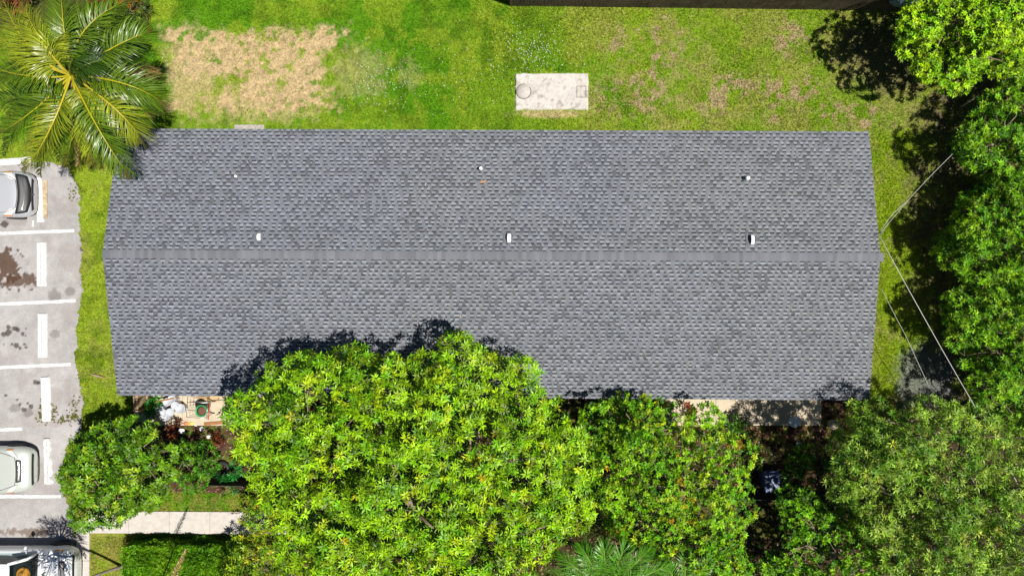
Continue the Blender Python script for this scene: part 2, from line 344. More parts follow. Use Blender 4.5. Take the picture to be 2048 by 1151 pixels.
# ------------------------------------------------------------------ the building
ZE = 2.7; ZR = 3.58
NW, NE_, SWc, SE_ = P(238, 257, ZE), P(1738, 263, ZE), P(235, 790, ZE), P(1738, 800, ZE)
RWp, REp = P(205, 507.5, ZR), P(1760.5, 514, ZR)
bld = empty('apartment_building', (0, 0, 0), 0, 'long single storey block under a dark grey shingle gable roof', 'building')
roof = bpy.data.objects.new('roof', None)
def roof_side(E0, E1, R0, R1, seed):
    """eave E0->E1, ridge R0->R1 (west->east). Courses of laminated shingles, real tabs."""
    g = np.random.default_rng(seed)
    E0, E1, R0, R1 = map(np.asarray, (E0, E1, R0, R1))
    L = np.linalg.norm(E1 - E0); S = np.linalg.norm((R0 + R1) / 2 - (E0 + E1) / 2)
    nc = int(round(S / .1395)); nrm = np.cross(E1 - E0, R0 - E0); nrm /= np.linalg.norm(nrm)
    if nrm[2] < 0: nrm = -nrm
    V = []; F = []; C = []
    def pt(u, v, h):
        a = E0 * (1 - u) + E1 * u; b = R0 * (1 - u) + R1 * u
        return a * (1 - v) + b * v + nrm * h
    def quad(u0, u1, v0, v1, h0, h1, col):
        n = len(V); V.extend([pt(u0, v0, h0), pt(u1, v0, h0), pt(u1, v1, h1), pt(u0, v1, h1)]); F.append((n, n + 1, n + 2, n + 3)); C.extend([col] * 4)
    base = np.array([.130, .140, .162]); 
    for c in range(nc):
        v0, v1 = c / nc, (c + 1) / nc; u = -g.random() * .01; row = 1 + g.normal() * .025
        tooth = g.random() < .5; vs_ = v0 + (v1 - v0) * .64
        while u < 1:
            w = (g.uniform(.07, .17) if tooth else g.uniform(.10, .18)) / L
            if not tooth and g.random() < .12: w *= .5
            a_, b_ = max(u, 0), min(u + w, 1)
            if b_ > a_:
                zone = vnoise(np.array([u * L]), np.array([v0 * S]), 3.0, seed)[0]; mac = 1 + g.normal() * .035
                gz = vnoise(np.array([u * L]), np.array([v0 * S + 40]), .22, seed + 3)[0] * (.3 + .9 * u); tint = np.array([1.0, 1.0, 1.0]) + np.array([.05, .03, -.06]) * gz + np.array([-.012, .0, .018]) * g.normal()
                if tooth:
                    k = (.68 if zone + g.normal() * .3 > .78 else 1.0) * row * mac
                    quad(a_, b_, v0, v1, .010, .004, base * k * tint)
                    quad(a_, b_, v0, v0 + 1e-5, .0, .010, base * .8)
                    for uu in (a_, b_):
                        n = len(V); V.extend([pt(uu, v0, .004), pt(uu, v1, .0), pt(uu, v1, .004), pt(uu, v0, .010)]); F.append((n, n + 1, n + 2, n + 3)); C.extend([base * .75] * 4)
                else:
                    k = g.choice([1.62, 1.4, 1.1], p=[.45, .35, .2]) * row * mac; q1 = v0 + (v1 - v0) * g.uniform(.42, .52); dk = g.uniform(.14, .3)
                    quad(a_, b_, v0, q1, .006, .005, base * k * tint)
                    quad(a_, b_, q1, vs_, .005, .0035, base * .85 * row)
                    quad(a_, b_, vs_, v1, .0035, .001, base * dk)   # printed shadow band of the laminate
                    quad(a_, b_, v0, v0 + 1e-5, -.003, .006, base * .75)
            u += w; tooth = not tooth
    return np.array(V), np.array(F), np.array(C)
Vn, Fn, Cn = roof_side(NW, NE_, RWp, REp, 3); Vs, Fs, Cs = roof_side(SWc, SE_, RWp, REp, 4)
roof = npmesh('roof', np.vstack([Vn, Vs]), np.vstack([Fn, Fs + len(Vn)]), M_shing, bld, col=np.vstack([Cn, Cs]))
# ridge cap
V = []; F = []; C = []; Lr = REp - RWp; n = int(np.linalg.norm(Lr) / .15); g = np.random.default_rng(5)
dn = (NW - RWp); dn = np.array([0, dn[1], dn[2]]); dn /= np.linalg.norm(dn); ds = (SWc - RWp); ds = np.array([0, ds[1], ds[2]]); ds /= np.linalg.norm(ds)
for i in range(n):
    p0 = RWp + Lr * (i / n); p1 = RWp + Lr * ((i + 1) / n + .004); k = g.choice([1.2, 1.3, 1.1, 1.38], p=[.4, .3, .2, .1]) * (1 + g.normal() * .03)
    if g.random() < .08: k *= 1.1
    col = np.array([.108, .114, .127]) * k; up = np.array([0, 0, 1.])
    wd = .158 + g.normal() * .003
    pts = [p0 + dn * wd + up * .018, p0 + up * .032, p0 + ds * wd + up * .018, p1 + dn * wd + up * .024, p1 + up * .038, p1 + ds * wd + up * .024]
    m_ = len(V); V += pts; F += [(m_, m_ + 1, m_ + 4, m_ + 3), (m_ + 1, m_ + 2, m_ + 5, m_ + 4)]; C += [col] * 6
    q = [p1 + dn * wd + up * .01, p1 + up * .02, p1 + ds * wd + up * .01, p1 + dn * wd + up * .024, p1 + up * .038, p1 + ds * wd + up * .024]
    m_ = len(V); V += q; F += [(m_, m_ + 1, m_ + 4, m_ + 3), (m_ + 1, m_ + 2, m_ + 5, m_ + 4)]; C += [col * .7] * 6
    for a_, d_ in ((0, dn), (1, ds)):
        m_ = len(V); V += [p0 + d_ * wd + up * .018, p1 + d_ * wd + up * .024, p1 + d_ * wd, p0 + d_ * wd]; F += [(m_, m_ + 1, m_ + 2, m_ + 3)]; C += [col * .75] * 4
npmesh('ridge_cap', V, F, M_shing, roof, col=np.array(C))
# deck, fascia
b = MB(); d = np.array([0, 0, -.012]); e = np.array([0, 0, -.14])
cs = [NW, NE_, REp, SE_, SWc, RWp]
b.add([tuple(c + d) for c in cs] + [tuple(c + e) for c in cs],
      [(5, 2, 1, 0), (4, 3, 2, 5), (6, 7, 8, 11), (11, 8, 9, 10)] + [(i, (i + 1) % 6, (i + 1) % 6 + 6, i + 6) for i in range(6)])
b.build('fascia', mat('grey_fascia', (.13, .135, .15), .5), bld)
inx, iny = .45, .62
wx0, wx1 = NW[0] + inx, NE_[0] - inx; wy1 = NW[1] - iny; wy0 = SWc[1] + iny
b = MB(); zt = ZE + .0; ym = RWp[1]; rz = ZR - .22
b.add([(wx0, wy0, -.1), (wx1, wy0, -.1), (wx1, wy1, -.1), (wx0, wy1, -.1), (wx0, wy0, zt), (wx1, wy0, zt), (wx1, wy1, zt), (wx0, wy1, zt), (wx0, ym, rz), (wx1, ym, rz)],
      [(0, 1, 5, 4), (2, 3, 7, 6), (1, 2, 6, 9, 5), (3, 0, 4, 8, 7)])
b.build('wall', M_wall, bld)
M_door = mat('painted_door', (.25, .12, .07), .5)
for i in range(4):
    cx = wx0 + (i + .5) * (wx1 - wx0) / 4
    for sy, yy in ((-1, wy0), (1, wy1)):
        for k, off in enumerate((-2.1, 1.9)):
            b = MB(); y0, y1 = sorted((yy, yy + sy * .05)); b.box(cx + off - .65, cx + off + .65, y0, y1, .95, 2.15)
            wdo = b.build('window', M_white, bld)
            y0, y1 = sorted((yy + sy * .051, yy + sy * .058)); MB().box(cx + off - .59, cx + off + .59, y0, y1, 1.01, 2.09).build('pane', M_glass, wdo)
    y0, y1 = sorted((wy0, wy0 - .05)); dr = MB().box(cx - .45, cx + .45, y0, y1, .04, 2.07).build('door', M_door, bld)
    MB().lathe([(.0, 0), (.028, .0), (.03, .02), (.0, .04)], M=Matrix.Translation((cx + .36, wy0 - .05, 1.0)) @ Matrix.Rotation(R(90), 4, 'X'), n=10).build('handle', M_steel, dr)
def roof_z(x, y):
    if y > ym: t = (y - RWp[1]) / (NW[1] - RWp[1])
    else: t = (y - RWp[1]) / (SWc[1] - RWp[1])
    return ZR + (ZE - ZR) * t
def on_roof(px, py, h=0):
    z = 3.1
    for _ in range(6): p = P(px, py, z + h); z = roof_z(p[0], p[1])
    return P(px, py, z + h) - np.array([0, 0, h])
# plumbing pipes and hooded vents (parts of the roof)
for (px, py, h, r) in ((470.5, 352, .12, .045), (961.5, 336, .22, .055), (1497, 355.5, .26, .062)):
    p = on_roof(px, py, h); b = MB()
    b.lathe([(r, -.03), (r, h), (r * .66, h), (r * .62, h * .3), (.001, h * .3)], n=16)
    o = b.build('vent_pipe', M_vent, roof, loc=p)
    MB().lathe([(r * 2.1, -.01), (r * 2.0, .02), (r * 1.3, .05), (r * 1.02, .09)], n=16).build('flashing', mat('lead_flashing', (.16, .165, .18), .6), o)
for (px, py, s) in ((516, 473.5, .8), (1016, 475.5, 1.0), (1502.5, 479, 1.08)):
    h = .12; p = on_roof(px, py, h * .5); b = MB(); N = 10
    # half-dome hood, open toward the west
    vs = []; fs = []
    for i in range(N + 1):
        th = math.pi * i / N
        for j in range(6):
            ph = (math.pi / 2) * j / 5
            vs.append((s * .14 * math.sin(ph) * (1 if 1 else 0) - .03, s * .17 * math.cos(th) * (1 - .25 * (j / 5) ** 3), s * .17 * math.sin(th) * math.cos(ph) ** .6))
    for i in range(N):
        for j in range(5): fs.append((i * 6 + j, i * 6 + j + 1, (i + 1) * 6 + j + 1, (i + 1) * 6 + j))
    b.add(vs, fs, True); o = b.build('hooded_vent', M_vent, roof, loc=p)
    so_ = o.modifiers.new('s', 'SOLIDIFY'); so_.thickness = .006; so_.offset = 1
    MB().box(-.17, .15, -.19, .19, .003, .012, Matrix.Rotation(0, 4, 'X')).build('flashing', M_shing if 0 else mat('vent_flashing', (.10, .108, .128), .8), o).rotation_euler.x = math.atan2((ZE - ZR), (NW[1] - RWp[1]))
# ------------------------------------------------------------------ leaves on the roof and lawn debris
def curl_leaf(name, px, py, L, w, ang, col, z=None, label=None, cat='leaf'):
    p = on_roof(px, py) if z is None else P(px, py, z)
    b = MB(); N = 5; vs = []
    for i in range(N + 1):
        t = i / N; ww = w * math.sin(math.pi * min(max(t, .04), .97)) ** .7
        zz = .018 + .02 * math.sin(t * 3.1); vs += [(L * (t - .5), ww / 2, zz + .012), (L * (t - .5), 0, zz), (L * (t - .5), -ww / 2, zz + .012)]
    fs = []
    for i in range(N): fs += [(3 * i, 3 * i + 1, 3 * i + 4, 3 * i + 3), (3 * i + 1, 3 * i + 2, 3 * i + 5, 3 * i + 4)]
    b.add(vs, fs, True); o = b.build(name, mat(name + '_tissue', col, .7, var=.2, vscale=30), loc=p); o.rotation_euler.z = R(ang)
    return tag(o, label, cat)
curl_leaf('fallen_leaf', 966, 364, .26, .05, 18, A(235, 160, 90), label='orange dry leaf lying on the roof below the middle pipe vent')
curl_leaf('fallen_leaf', 851, 369, .10, .03, 80, A(225, 220, 200), label='small pale leaf lying left of the orange leaf on the roof')
curl_leaf('fallen_leaf', 921, 632, .09, .03, 80, A(220, 190, 120), label='small tan leaf on the front roof slope above the mango tree')
curl_leaf('fallen_frond', 195, 751, .62, .07, -14, A(175, 150, 120), z=.03, label='dry brown frond piece lying on grass left of the building', cat='frond')
b = MB(); p0 = on_roof(1276, 692); p1 = on_roof(1296, 722)
b.tube([Vector(p0) + Vector((0, 0, .03)), (Vector(p0) + Vector(p1)) / 2 + Vector((.03, 0, .05)), Vector(p1) + Vector((0, 0, .03))], [.008, .012, .008], 6)
tag(b.build('twig', M_bark), 'thin bare twig lying on the front slope of the roof', 'twig')
# ------------------------------------------------------------------ septic slab
sx0, sy0 = P(1030, 220)[:2]; sx1, sy1 = P(1177, 146)[:2]
N = 70; xs = np.linspace(sx0, sx1, N); ys = np.linspace(sy0, sy1, N // 2); X2, Y2 = np.meshgrid(xs, ys)
xo = X2.ravel().copy(); yo = Y2.ravel().copy()
ex = (fbm(xo * 0 + 4, yo, 4, 3) - .5) * .09; ey = (fbm(xo, yo * 0 + 4, 3, 9) - .5) * .12
xo += ex * (np.abs(xo - (sx0 + sx1) / 2) / ((sx1 - sx0) / 2)) ** 6; yo += ey * (np.abs(yo - (sy0 + sy1) / 2) / ((sy1 - sy0) / 2)) ** 6
zz = np.full(xo.shape, .075); edge = (np.abs(X2.ravel() - (sx0 + sx1) / 2) > (sx1 - sx0) / 2 - .001) | (np.abs(Y2.ravel() - (sy0 + sy1) / 2) > (sy1 - sy0) / 2 - .001); zz[edge] = -.06
ppx, ppy = stain_px(xo, yo)
c = A(228, 222, 214, .60)[None, :] * (.88 + .2 * fbm(xo, yo, 1.6, 8) + .1 * (fbm(xo, yo, 9, 18) - .5))[:, None]
c = mixc(c, A(150, 140, 130), (ss(.6, .68, fbm(xo, yo, 6, 28)) * .45 + ss(.56, .66, fbm(xo, yo, 14, 29)) * .25).clip(0, 1))
c = mixc(c, A(172, 160, 148), (1 - ss(.8, 1.0, np.hypot((ppx - 1052) / 21, (ppy - 182) / 17))) * .3)
I, J = np.meshgrid(np.arange(N - 1), np.arange(N // 2 - 1)); a = (J * N + I).ravel()
slab = npmesh('septic_tank_slab', np.stack([xo, yo, zz], 1), np.stack([a, a + 1, a + N + 1, a + N], 1), M_slab, col=c)
tag(slab, 'pale rectangular concrete slab with two access covers set in the lawn', 'concrete slab')
M_groove = mat('cover_groove', (.07, .06, .05), .9)
pc = P(1047, 184); b = MB(); ring = []
Nn = 32
def ringstrip(b, c, r0, r1, z, a0=0, a1=360, n=40):
    vs = []
    for i in range(n + 1):
        t = R(a0 + (a1 - a0) * i / n); vs += [(c[0] + r0 * math.cos(t), c[1] + r0 * math.sin(t), z), (c[0] + r1 * math.cos(t), c[1] + r1 * math.sin(t), z)]
    b.add(vs, [(2 * i, 2 * i + 1, 2 * i + 3, 2 * i + 2) for i in range(n)])
ringstrip(b, pc, .285, .31, .081, 80, 395); b.build('round_cover_joint', M_groove, slab)
MB().lathe([(.28, .07), (.275, .092), (.001, .096)], c=(pc[0], pc[1], 0), n=36).build('round_cover', mat('cover_concrete', A(216, 209, 200), .92, var=.12, vscale=12), slab)
MB().tube([(pc[0] - .05, pc[1], .1), (pc[0], pc[1] + .01, .125), (pc[0] + .05, pc[1], .1)], .008, 6).build('handle', M_steel, slab)
b = MB(); q0 = P(1153, 196); q1 = P(1172, 174)
for (x0, x1, y0, y1) in ((q0[0], q1[0], q0[1], q0[1] + .02), (q0[0], q1[0], q1[1], q1[1] + .02), (q0[0], q0[0] + .02, q0[1] + .021, q1[1] - .001), (q1[0] - .02, q1[0], q0[1] + .021, q1[1] - .001)):
    b.add([(x0, y0, .081), (x1, y0, .081), (x1, y1, .081), (x0, y1, .081)], [(0, 1, 2, 3)])
b.build('square_cover_joint', M_groove, slab)
a0 = P(468, 262); a1 = P(528, 249)
o = MB().box(a0[0], a1[0], a0[1], a1[1], -.08, .02).build('step_slab', M_rough, bevel=.03)
tag(o, 'small grey concrete pad half hidden under the rear eave', 'concrete slab')
# ------------------------------------------------------------------ fences
def board_fence(p0, p1, h, bw, m, label, gap=.008, thick=.02, rail_side=-1, tilt=.012):
    p0 = Vector((*p0[:2], 0)); p1 = Vector((*p1[:2], 0)); L = (p1 - p0).length; an = math.atan2(p1.y - p0.y, p1.x - p0.x)
    root = empty('wooden_fence', p0, an, label, 'fence')
    b = MB(); x = 0
    while x < L:
        w = bw * random.uniform(.94, 1.04); dy = random.uniform(-.004, .004); hh = h + random.uniform(-.03, .03); sk = random.uniform(-tilt, tilt)
        b.add([(x + gap, dy, .03), (x + w, dy, .03), (x + w, dy + thick, .03), (x + gap, dy + thick, .03),
               (x + gap + sk, dy, hh), (x + w + sk, dy, hh), (x + w + sk, dy + thick, hh), (x + gap + sk, dy + thick, hh)],
              [(0, 3, 2, 1), (4, 5, 6, 7), (0, 1, 5, 4), (1, 2, 6, 5), (2, 3, 7, 6), (3, 0, 4, 7)]); x += w
    b.build('board_panel', m, root)
    ya, yb = (thick + .006, thick + .045) if rail_side > 0 else (-.045, -.006)
    for z in (.3, h - .3): MB().box(0, L, ya, yb, z, z + .08).build('rail', m, root)
    n = max(2, int(L / 2.4) + 1)
    for i in range(n):
        x = i * L / (n - 1); y0, y1 = (yb + .002, yb + .09) if rail_side > 0 else (ya - .09, ya - .002)
        MB().box(x - .045, x + .045, y0, y1, 0, h - .05).build('post', m, root)
    return root
board_fence(P(1019, 12), P(2150, 26), 1.8, .14, M_wood, 'weathered brown board fence along the top edge behind the back lawn', rail_side=1)
board_fence(P(430, 955), P(1665, 988), 1.15, .13, M_dfence, 'dark low board fence in front of the garden under the tree crowns', rail_side=-1, tilt=.003)
board_fence(P(302, 812), P(302, 783), 1.35, .12, M_wood2, 'short tan wooden fence panel at the left end of the patio', rail_side=-1)
# tarp hung on the back fence
N = 24; Mm = 14; V = []; f0 = P(1745, 22); f1 = P(1835, 23)
for i in range(N + 1):
    for j in range(Mm + 1):
        s = i / N; t = j / Mm; x = f0[0] * (1 - s) + f1[0] * s; r_ = 1.2 * (1 - (2 * s - 1) ** 4 * .6)
        wv = .05 * mnoise.noise(Vector((s * 7, t * 5, 3))) + .03 * mnoise.noise(Vector((s * 18, t * 14, 5)))
        z = 1.86 - t * (1.30 * (1 - .55 * (2 * s - 1) ** 2)) + wv * .5; bulge = .14 * math.sin(math.pi * min(1, t * .9 + .05)) + .04
        V.append((x, f0[1] - .02 - bulge - wv, z))
F = [(i * (Mm + 1) + j, (i + 1) * (Mm + 1) + j, (i + 1) * (Mm + 1) + j + 1, i * (Mm + 1) + j + 1) for i in range(N) for j in range(Mm)]
o = npmesh('tarp', V, F, mat('blue_tarp', A(150, 180, 205), .45, var=.35, vscale=6), smooth=True)
sm_ = o.modifiers.new('s', 'SOLIDIFY'); sm_.thickness = .01
tag(o, 'crumpled pale blue tarp hanging on the fence at the top right', 'tarp')
# ------------------------------------------------------------------ foliage engine
def unit(v): return v / (np.linalg.norm(v, axis=-1, keepdims=True) + 1e-9)
def leaf_mesh(pos, axis, side, L, Wd, droop, col):
    """leaves: pos base, axis direction, side direction. 5 verts (base, left, mid, right, tip), 4 tris"""
    n = len(pos); nrm = unit(np.cross(side, axis)); nrm *= np.where(nrm[:, 2:3] < 0, -1, 1)
    L = L[:, None]; Wd = Wd[:, None]; dr = droop[:, None]
    mid = pos + axis * L * .48; tip = pos + axis * L - nrm * L * dr
    le = mid + side * Wd * .5 + nrm * Wd * .16; ri = mid - side * Wd * .5 + nrm * Wd * .16
    V = np.stack([pos, le, mid, ri, tip], 1).reshape(-1, 3); i = np.arange(n)[:, None] * 5
    F = np.concatenate([i + [[0, 2, 1]], i + [[0, 3, 2]], i + [[1, 2, 4]], i + [[2, 3, 4]]], 0)
    return V, F, np.repeat(col, 5, 0)
def rosettes(c, ax, nl, L, W_, up, droop, cols, g, colj=.12):
    """c (n,3) centres, ax (n,3) axes"""
    n = len(c); t = unit(np.cross(ax, g.normal(size=(n, 3)))); bt = np.cross(ax, t)
    k = np.arange(nl); ang = (k[None, :] * 2.39996 + g.random((n, 1)) * 6.28 + g.normal(0, .12, (n, nl)))
    el = up + g.normal(0, .2, (n, nl)) + (k[None, :] / nl) * .45
    ca, sa = np.cos(ang)[..., None], np.sin(ang)[..., None]; ce, se = np.cos(el)[..., None], np.sin(el)[..., None]
    rad = t[:, None] * ca + bt[:, None] * sa
    d = rad * ce + ax[:, None] * se; side = -t[:, None] * sa + bt[:, None] * ca
    pos = c[:, None] + rad * L * .06 + ax[:, None] * (k[None, :, None] / nl) * L * .25
    Ls = L * g.uniform(.7, 1.15, (n, nl)); Ws = W_ * g.uniform(.8, 1.2, (n, nl))
    col = cols[:, None, :] * (1 + g.normal(0, colj, (n, nl, 1)))
    f = lambda a: a.reshape(-1, a.shape[-1])
    return leaf_mesh(f(pos), unit(f(d)), unit(f(side)), Ls.ravel(), Ws.ravel(), (droop + g.normal(0, .08, (n, nl))).ravel(), np.clip(f(col), .003, 1))
def sprays(c, ax, nl, L, W_, sl, droop, cols, g, colj=.12):
    """short twigs with alternate leaves along them"""
    n = len(c); out = unit(ax + g.normal(0, .75, (n, 3)) * np.array([1, 1, .4])); sd = unit(np.cross(out, ax + 1e-3)); upv = np.cross(sd, out)
    k = np.arange(nl); s = np.where(k % 2 == 0, 1., -1.)[None, :, None]
    pos = c[:, None] + out[:, None] * (k[None, :, None] / nl) * sl
    a = .85 + g.normal(0, .25, (n, nl, 1))
    d = out[:, None] * np.cos(a) + sd[:, None] * s * np.sin(a) + upv[:, None] * g.normal(.15, .25, (n, nl, 1))
    side = out[:, None] * np.sin(a) - sd[:, None] * s * np.cos(a) + upv[:, None] * g.normal(0, .3, (n, nl, 1))
    col = cols[:, None, :] * (1 + g.normal(0, colj, (n, nl, 1)))
    f = lambda q: q.reshape(-1, q.shape[-1]); d = unit(f(d)); side = f(side); side = unit(side - d * (side * d).sum(1, keepdims=True))
    return leaf_mesh(f(pos), d, side, (L * g.uniform(.7, 1.2, n * nl)), W_ * g.uniform(.8, 1.2, n * nl), np.full(n * nl, droop) + g.normal(0, .1, n * nl), np.clip(f(col), .003, 1))
def lobes_in(poly, zlo, zhi, r, sp, seed, hole=.0, holef=.012, dscale=None, tiltv=(0, 0), amp=2.3):
    g = np.random.default_rng(seed); pl = np.array(poly, float); x0, y0 = pl.min(0); x1, y1 = pl.max(0)
    N = 9000; x = g.uniform(x0, x1, N); y = g.uniform(y0, y1, N); ins = in_poly(x, y, poly); x, y = x[ins], y[ins]
    d = d_poly(x, y, poly); px = r * 54
    kp = d > px * (.95 if d.max() > px * 2.2 else .95 * d.max() / px * .42); x, y, d = x[kp], y[kp], d[kp]
    keep = []
    for i in range(len(x)):
        if all((x[i] - x[j]) ** 2 + (y[i] - y[j]) ** 2 > (sp * 54) ** 2 for j in keep[-400:]): keep.append(i)
    x, y, d = x[keep], y[keep], d[keep]
    up_ = fbm(x, y, holef, seed + 5, 2) > hole
    dm = dscale or max(d.max(), 1); t = np.clip(d / dm, 0, 1); zz = zlo + (zhi - zlo) * np.sqrt(1 - (1 - t) ** 2)
    zz = zz + (fbm(x, y, .013, seed + 9, 2) - .5) * amp + g.normal(0, .12, len(x))
    zz += tiltv[0] * (x - x.mean()) / 54 + tiltv[1] * (y - y.mean()) / 54
    zz = np.maximum(zz, .35)
    return np.array([P(a_, b_, c_) for a_, b_, c_ in zip(x, y, zz)]), r * g.uniform(.72, 1.25, len(x)), up_
def surf_pts(C, Rr, dens, g, flat=.75, inside=.72, zmin=-.4, thick=.22):
    pts = []; nr = []
    for i, (c, r) in enumerate(zip(C, Rr)):
        n = int(dens * 12.57 * r * r); v = unit(g.normal(size=(n, 3))); v = v[v[:, 2] > zmin]
        q = v * np.array([1, 1, flat]) * r * (1 - thick * g.random((len(v), 1)) ** 1.5 + .12 * g.random((len(v), 1)) ** 3)
        pts.append(c + q); nr.append(v)
    pts = np.vstack(pts); nr = np.vstack(nr); ok = np.ones(len(pts), bool)
    for c, r in zip(C, Rr):
        dd = (pts - c) / np.array([r, r, r * flat]); ok &= (dd ** 2).sum(1) > inside ** 2
    return pts[ok], nr[ok]
def branches(b, base, C, Rr, g, r0, fork=.35, maxn=45):
    base = Vector(base); cen = Vector(np.mean(C, 0)); top = base.lerp(cen, .0); hz = max(.5, min(2.0, (cen.z) * fork))
    tp = Vector((base.x * .85 + cen.x * .15, base.y * .85 + cen.y * .15, hz))
    b.tube([base - Vector((0, 0, .15)), base.lerp(tp, .3), tp], [r0 * 1.35, r0 * 1.02, r0 * .9], 10)
    idx = g.permutation(len(C))[:maxn]; nm = min(len(idx), max(3, min(6, len(C) // 6))); mains = []
    for k in range(nm):
        c = Vector(C[idx[k]]); m1 = tp.lerp(c, .35) + Vector((0, 0, .25)) + Vector(g.normal(0, .12, 3)); m2 = tp.lerp(c, .7) + Vector(g.normal(0, .12, 3)) + Vector((0, 0, .12))
        b.tube([tp, m1, m2, c], [r0 * .62, r0 * .45, r0 * .3, r0 * .1], 7); mains += [m1, m2]
    for k in range(nm, len(idx)):
        c = Vector(C[idx[k]]); s = min(mains, key=lambda q: (q - c).length); mm = s.lerp(c, .5) + Vector(g.normal(0, .1, 3))
        b.tube([s, mm, c], [r0 * .24, r0 * .16, r0 * .05], 5)
        for _ in range(2):
            e = c + Vector(unit(g.normal(size=3)) * Rr[idx[k]] * .8); b.tube([c, c.lerp(e, .5) + Vector(g.normal(0, .04, 3)), e], [r0 * .06, r0 * .045, r0 * .02], 4)
def palette(p, cols, w, g, f=1.9, seed=0, vary=.16):
    """mix leaf colours in patches: cols list, first is main"""
    n = len(p); c = np.tile(cols[0], (n, 1)); 
    for i in range(1, len(cols)):
        nz = fbm(p[:, 0] + i * 31, p[:, 1] + p[:, 2] * .5, f, seed + i * 13, 3) + g.normal(0, .13, n)
        th = np.quantile(nz, 1 - w[i - 1]); c = mixc(c, cols[i], ss(th - .03, th + .03, nz))
    age_shade = np.where(g.random((n, 1)) < .34, g.uniform(.38, .6, (n, 1)), 1.06)      # random dark mature rosettes, standing in for shaded gaps in the crown
    return c * (1 + g.normal(0, vary, (n, 1))) * age_shade
def tree(name, poly, zlo, zhi, r, sp, dens, style, nl, L, W_, cols, w, label, cat='tree', base=None, r0=.16, seed=1, hole=0, up=.35, droop=.22, mat_=None,
         flat=.75, group=None, sl=.3, dscale=None, tiltv=(0, 0), holef=.012, under=True, thick=.22, zmin=-.25, lay2=.9, colj=.2, jit=.28, vox=.18, amp=2.3, void=.24, vf=2.0):
    g = np.random.default_rng(seed); C, Rr, up_ = lobes_in(poly, zlo, zhi, r, sp, seed, hole, holef, dscale, tiltv, amp)
    if base is None: m = C.mean(0); base = (m[0], m[1], 0)
    root = empty(name, (base[0], base[1], 0), 0, label, cat, group); off = np.array([base[0], base[1], 0])
    g2 = np.random.default_rng(seed + 90); C2 = C + g2.normal(0, .15, C.shape); C2[:, 2] = np.maximum(C[:, 2] - g2.uniform(.9, 1.5, len(C)) * min(1.0, zhi * .28), .3)
    C2[:, :2] *= ((CH - C2[:, 2]) / (CH - C[:, 2]))[:, None]; k = g2.random(len(C)) < lay2; C, Rr0 = C[up_], Rr; Rr = Rr0[up_]
    pu, nu = surf_pts(C, Rr, dens, g, flat, thick=thick, zmin=zmin); nv = fbm(pu[:, 0] + pu[:, 2] * .1, pu[:, 1], vf, seed + 3, 3); kk = nv > np.quantile(nv, void); pu, nu = pu[kk], nu[kk]
    pl_, nl_ = surf_pts(C2[k], Rr0[k] * 1.05, dens, g, flat, thick=thick, zmin=zmin); p = np.vstack([pu, pl_]); nr = np.vstack([nu, nl_])
    k = p[:, 2] > .08; p, nr = p[k], nr[k]
    k = g.permutation(len(p)); key = np.floor(p[k] / vox).astype(np.int64); _, u = np.unique(key[:, 0] * 1000003 + key[:, 1] * 1009 + key[:, 2], return_index=True); k = k[u]; p, nr = p[k], nr[k]
    ax = unit(nr * .7 + np.array([0, 0, .65]) + g.normal(0, jit, p.shape))
    cl = palette(p, cols, w, g, seed=seed)
    fn = rosettes if style == 'r' else sprays
    if style == 'r': V, F, Cc = rosettes(p, ax, nl, L, W_, up, droop, cl, g, colj)
    else: V, F, Cc = sprays(p, ax, nl, L, W_, sl, droop, cl, g, colj)
    npmesh('crown', V - off, F, mat_ or M_leaf, root, col=Cc)
    b = MB(); branches(b, (0, 0, 0), C - off, Rr, g, r0); b.build('trunk', M_bark, root)
    return root
def LG(r, g, b): return A(min(255, r * 1.06), min(255, g * 1.13), b * .75, .52)
# ---- mango in the middle
mango = [(470, 800), (500, 745), (560, 715), (620, 690), (700, 700), (770, 690), (850, 700), (930, 675), (1000, 685), (1080, 730), (1115, 775), (1130, 830), (1175, 860), (1190, 930),
         (1190, 1000), (1195, 1050), (1140, 1080), (1095, 1115), (1080, 1190), (900, 1230), (640, 1230), (560, 1120), (540, 1000), (470, 960), (440, 900), (450, 840)]
tree('mango_tree', mango, 3.7, 6.3, .56, .68, 28, 'r', 9, .195, .055, [LG(160, 196, 30), LG(124, 176, 26), LG(190, 204, 38), LG(214, 184, 52)], [.34, .12, .008],
     'largest broad mango tree with leaf rosettes, its crown overhanging the front roof edge', base=P(800, 960), r0=.26, seed=11, dscale=150, up=.2, jit=.2, vox=.215, lay2=.95, hole=.30)
# ---- small glossy tree front left
tree('glossy_leaf_tree', [(110, 950), (150, 880), (200, 835), (275, 832), (325, 852), (362, 880), (385, 915), (380, 960), (330, 980), (300, 1030), (240, 1062), (175, 1055), (125, 1015)],
     1.7, 3.4, .48, .52, 26, 'r', 9, .17, .062, [LG(120, 158, 34), LG(94, 140, 28), LG(164, 184, 60)], [.3, .1],
     'dark green glossy leaved tree beside the parking bays at the lower left', base=P(262, 930), r0=.12, seed=21, dscale=70, tiltv=(-.28, 0), lay2=1, zmin=-.2, vox=.15, up=.2, hole=.24)
tree('glossy_leaf_bush', [(335, 900), (372, 878), (415, 884), (445, 892), (465, 915), (435, 945), (425, 985), (375, 995), (330, 960)], 1.0, 1.8, .34, .36, 34, 'r', 8, .14, .055,
     [LG(80, 134, 22), LG(120, 158, 34)], [.3], 'low green bush between the glossy tree and the mango tree', 'bush', r0=.05, seed=22, lay2=.9, zmin=-.3, vox=.14)
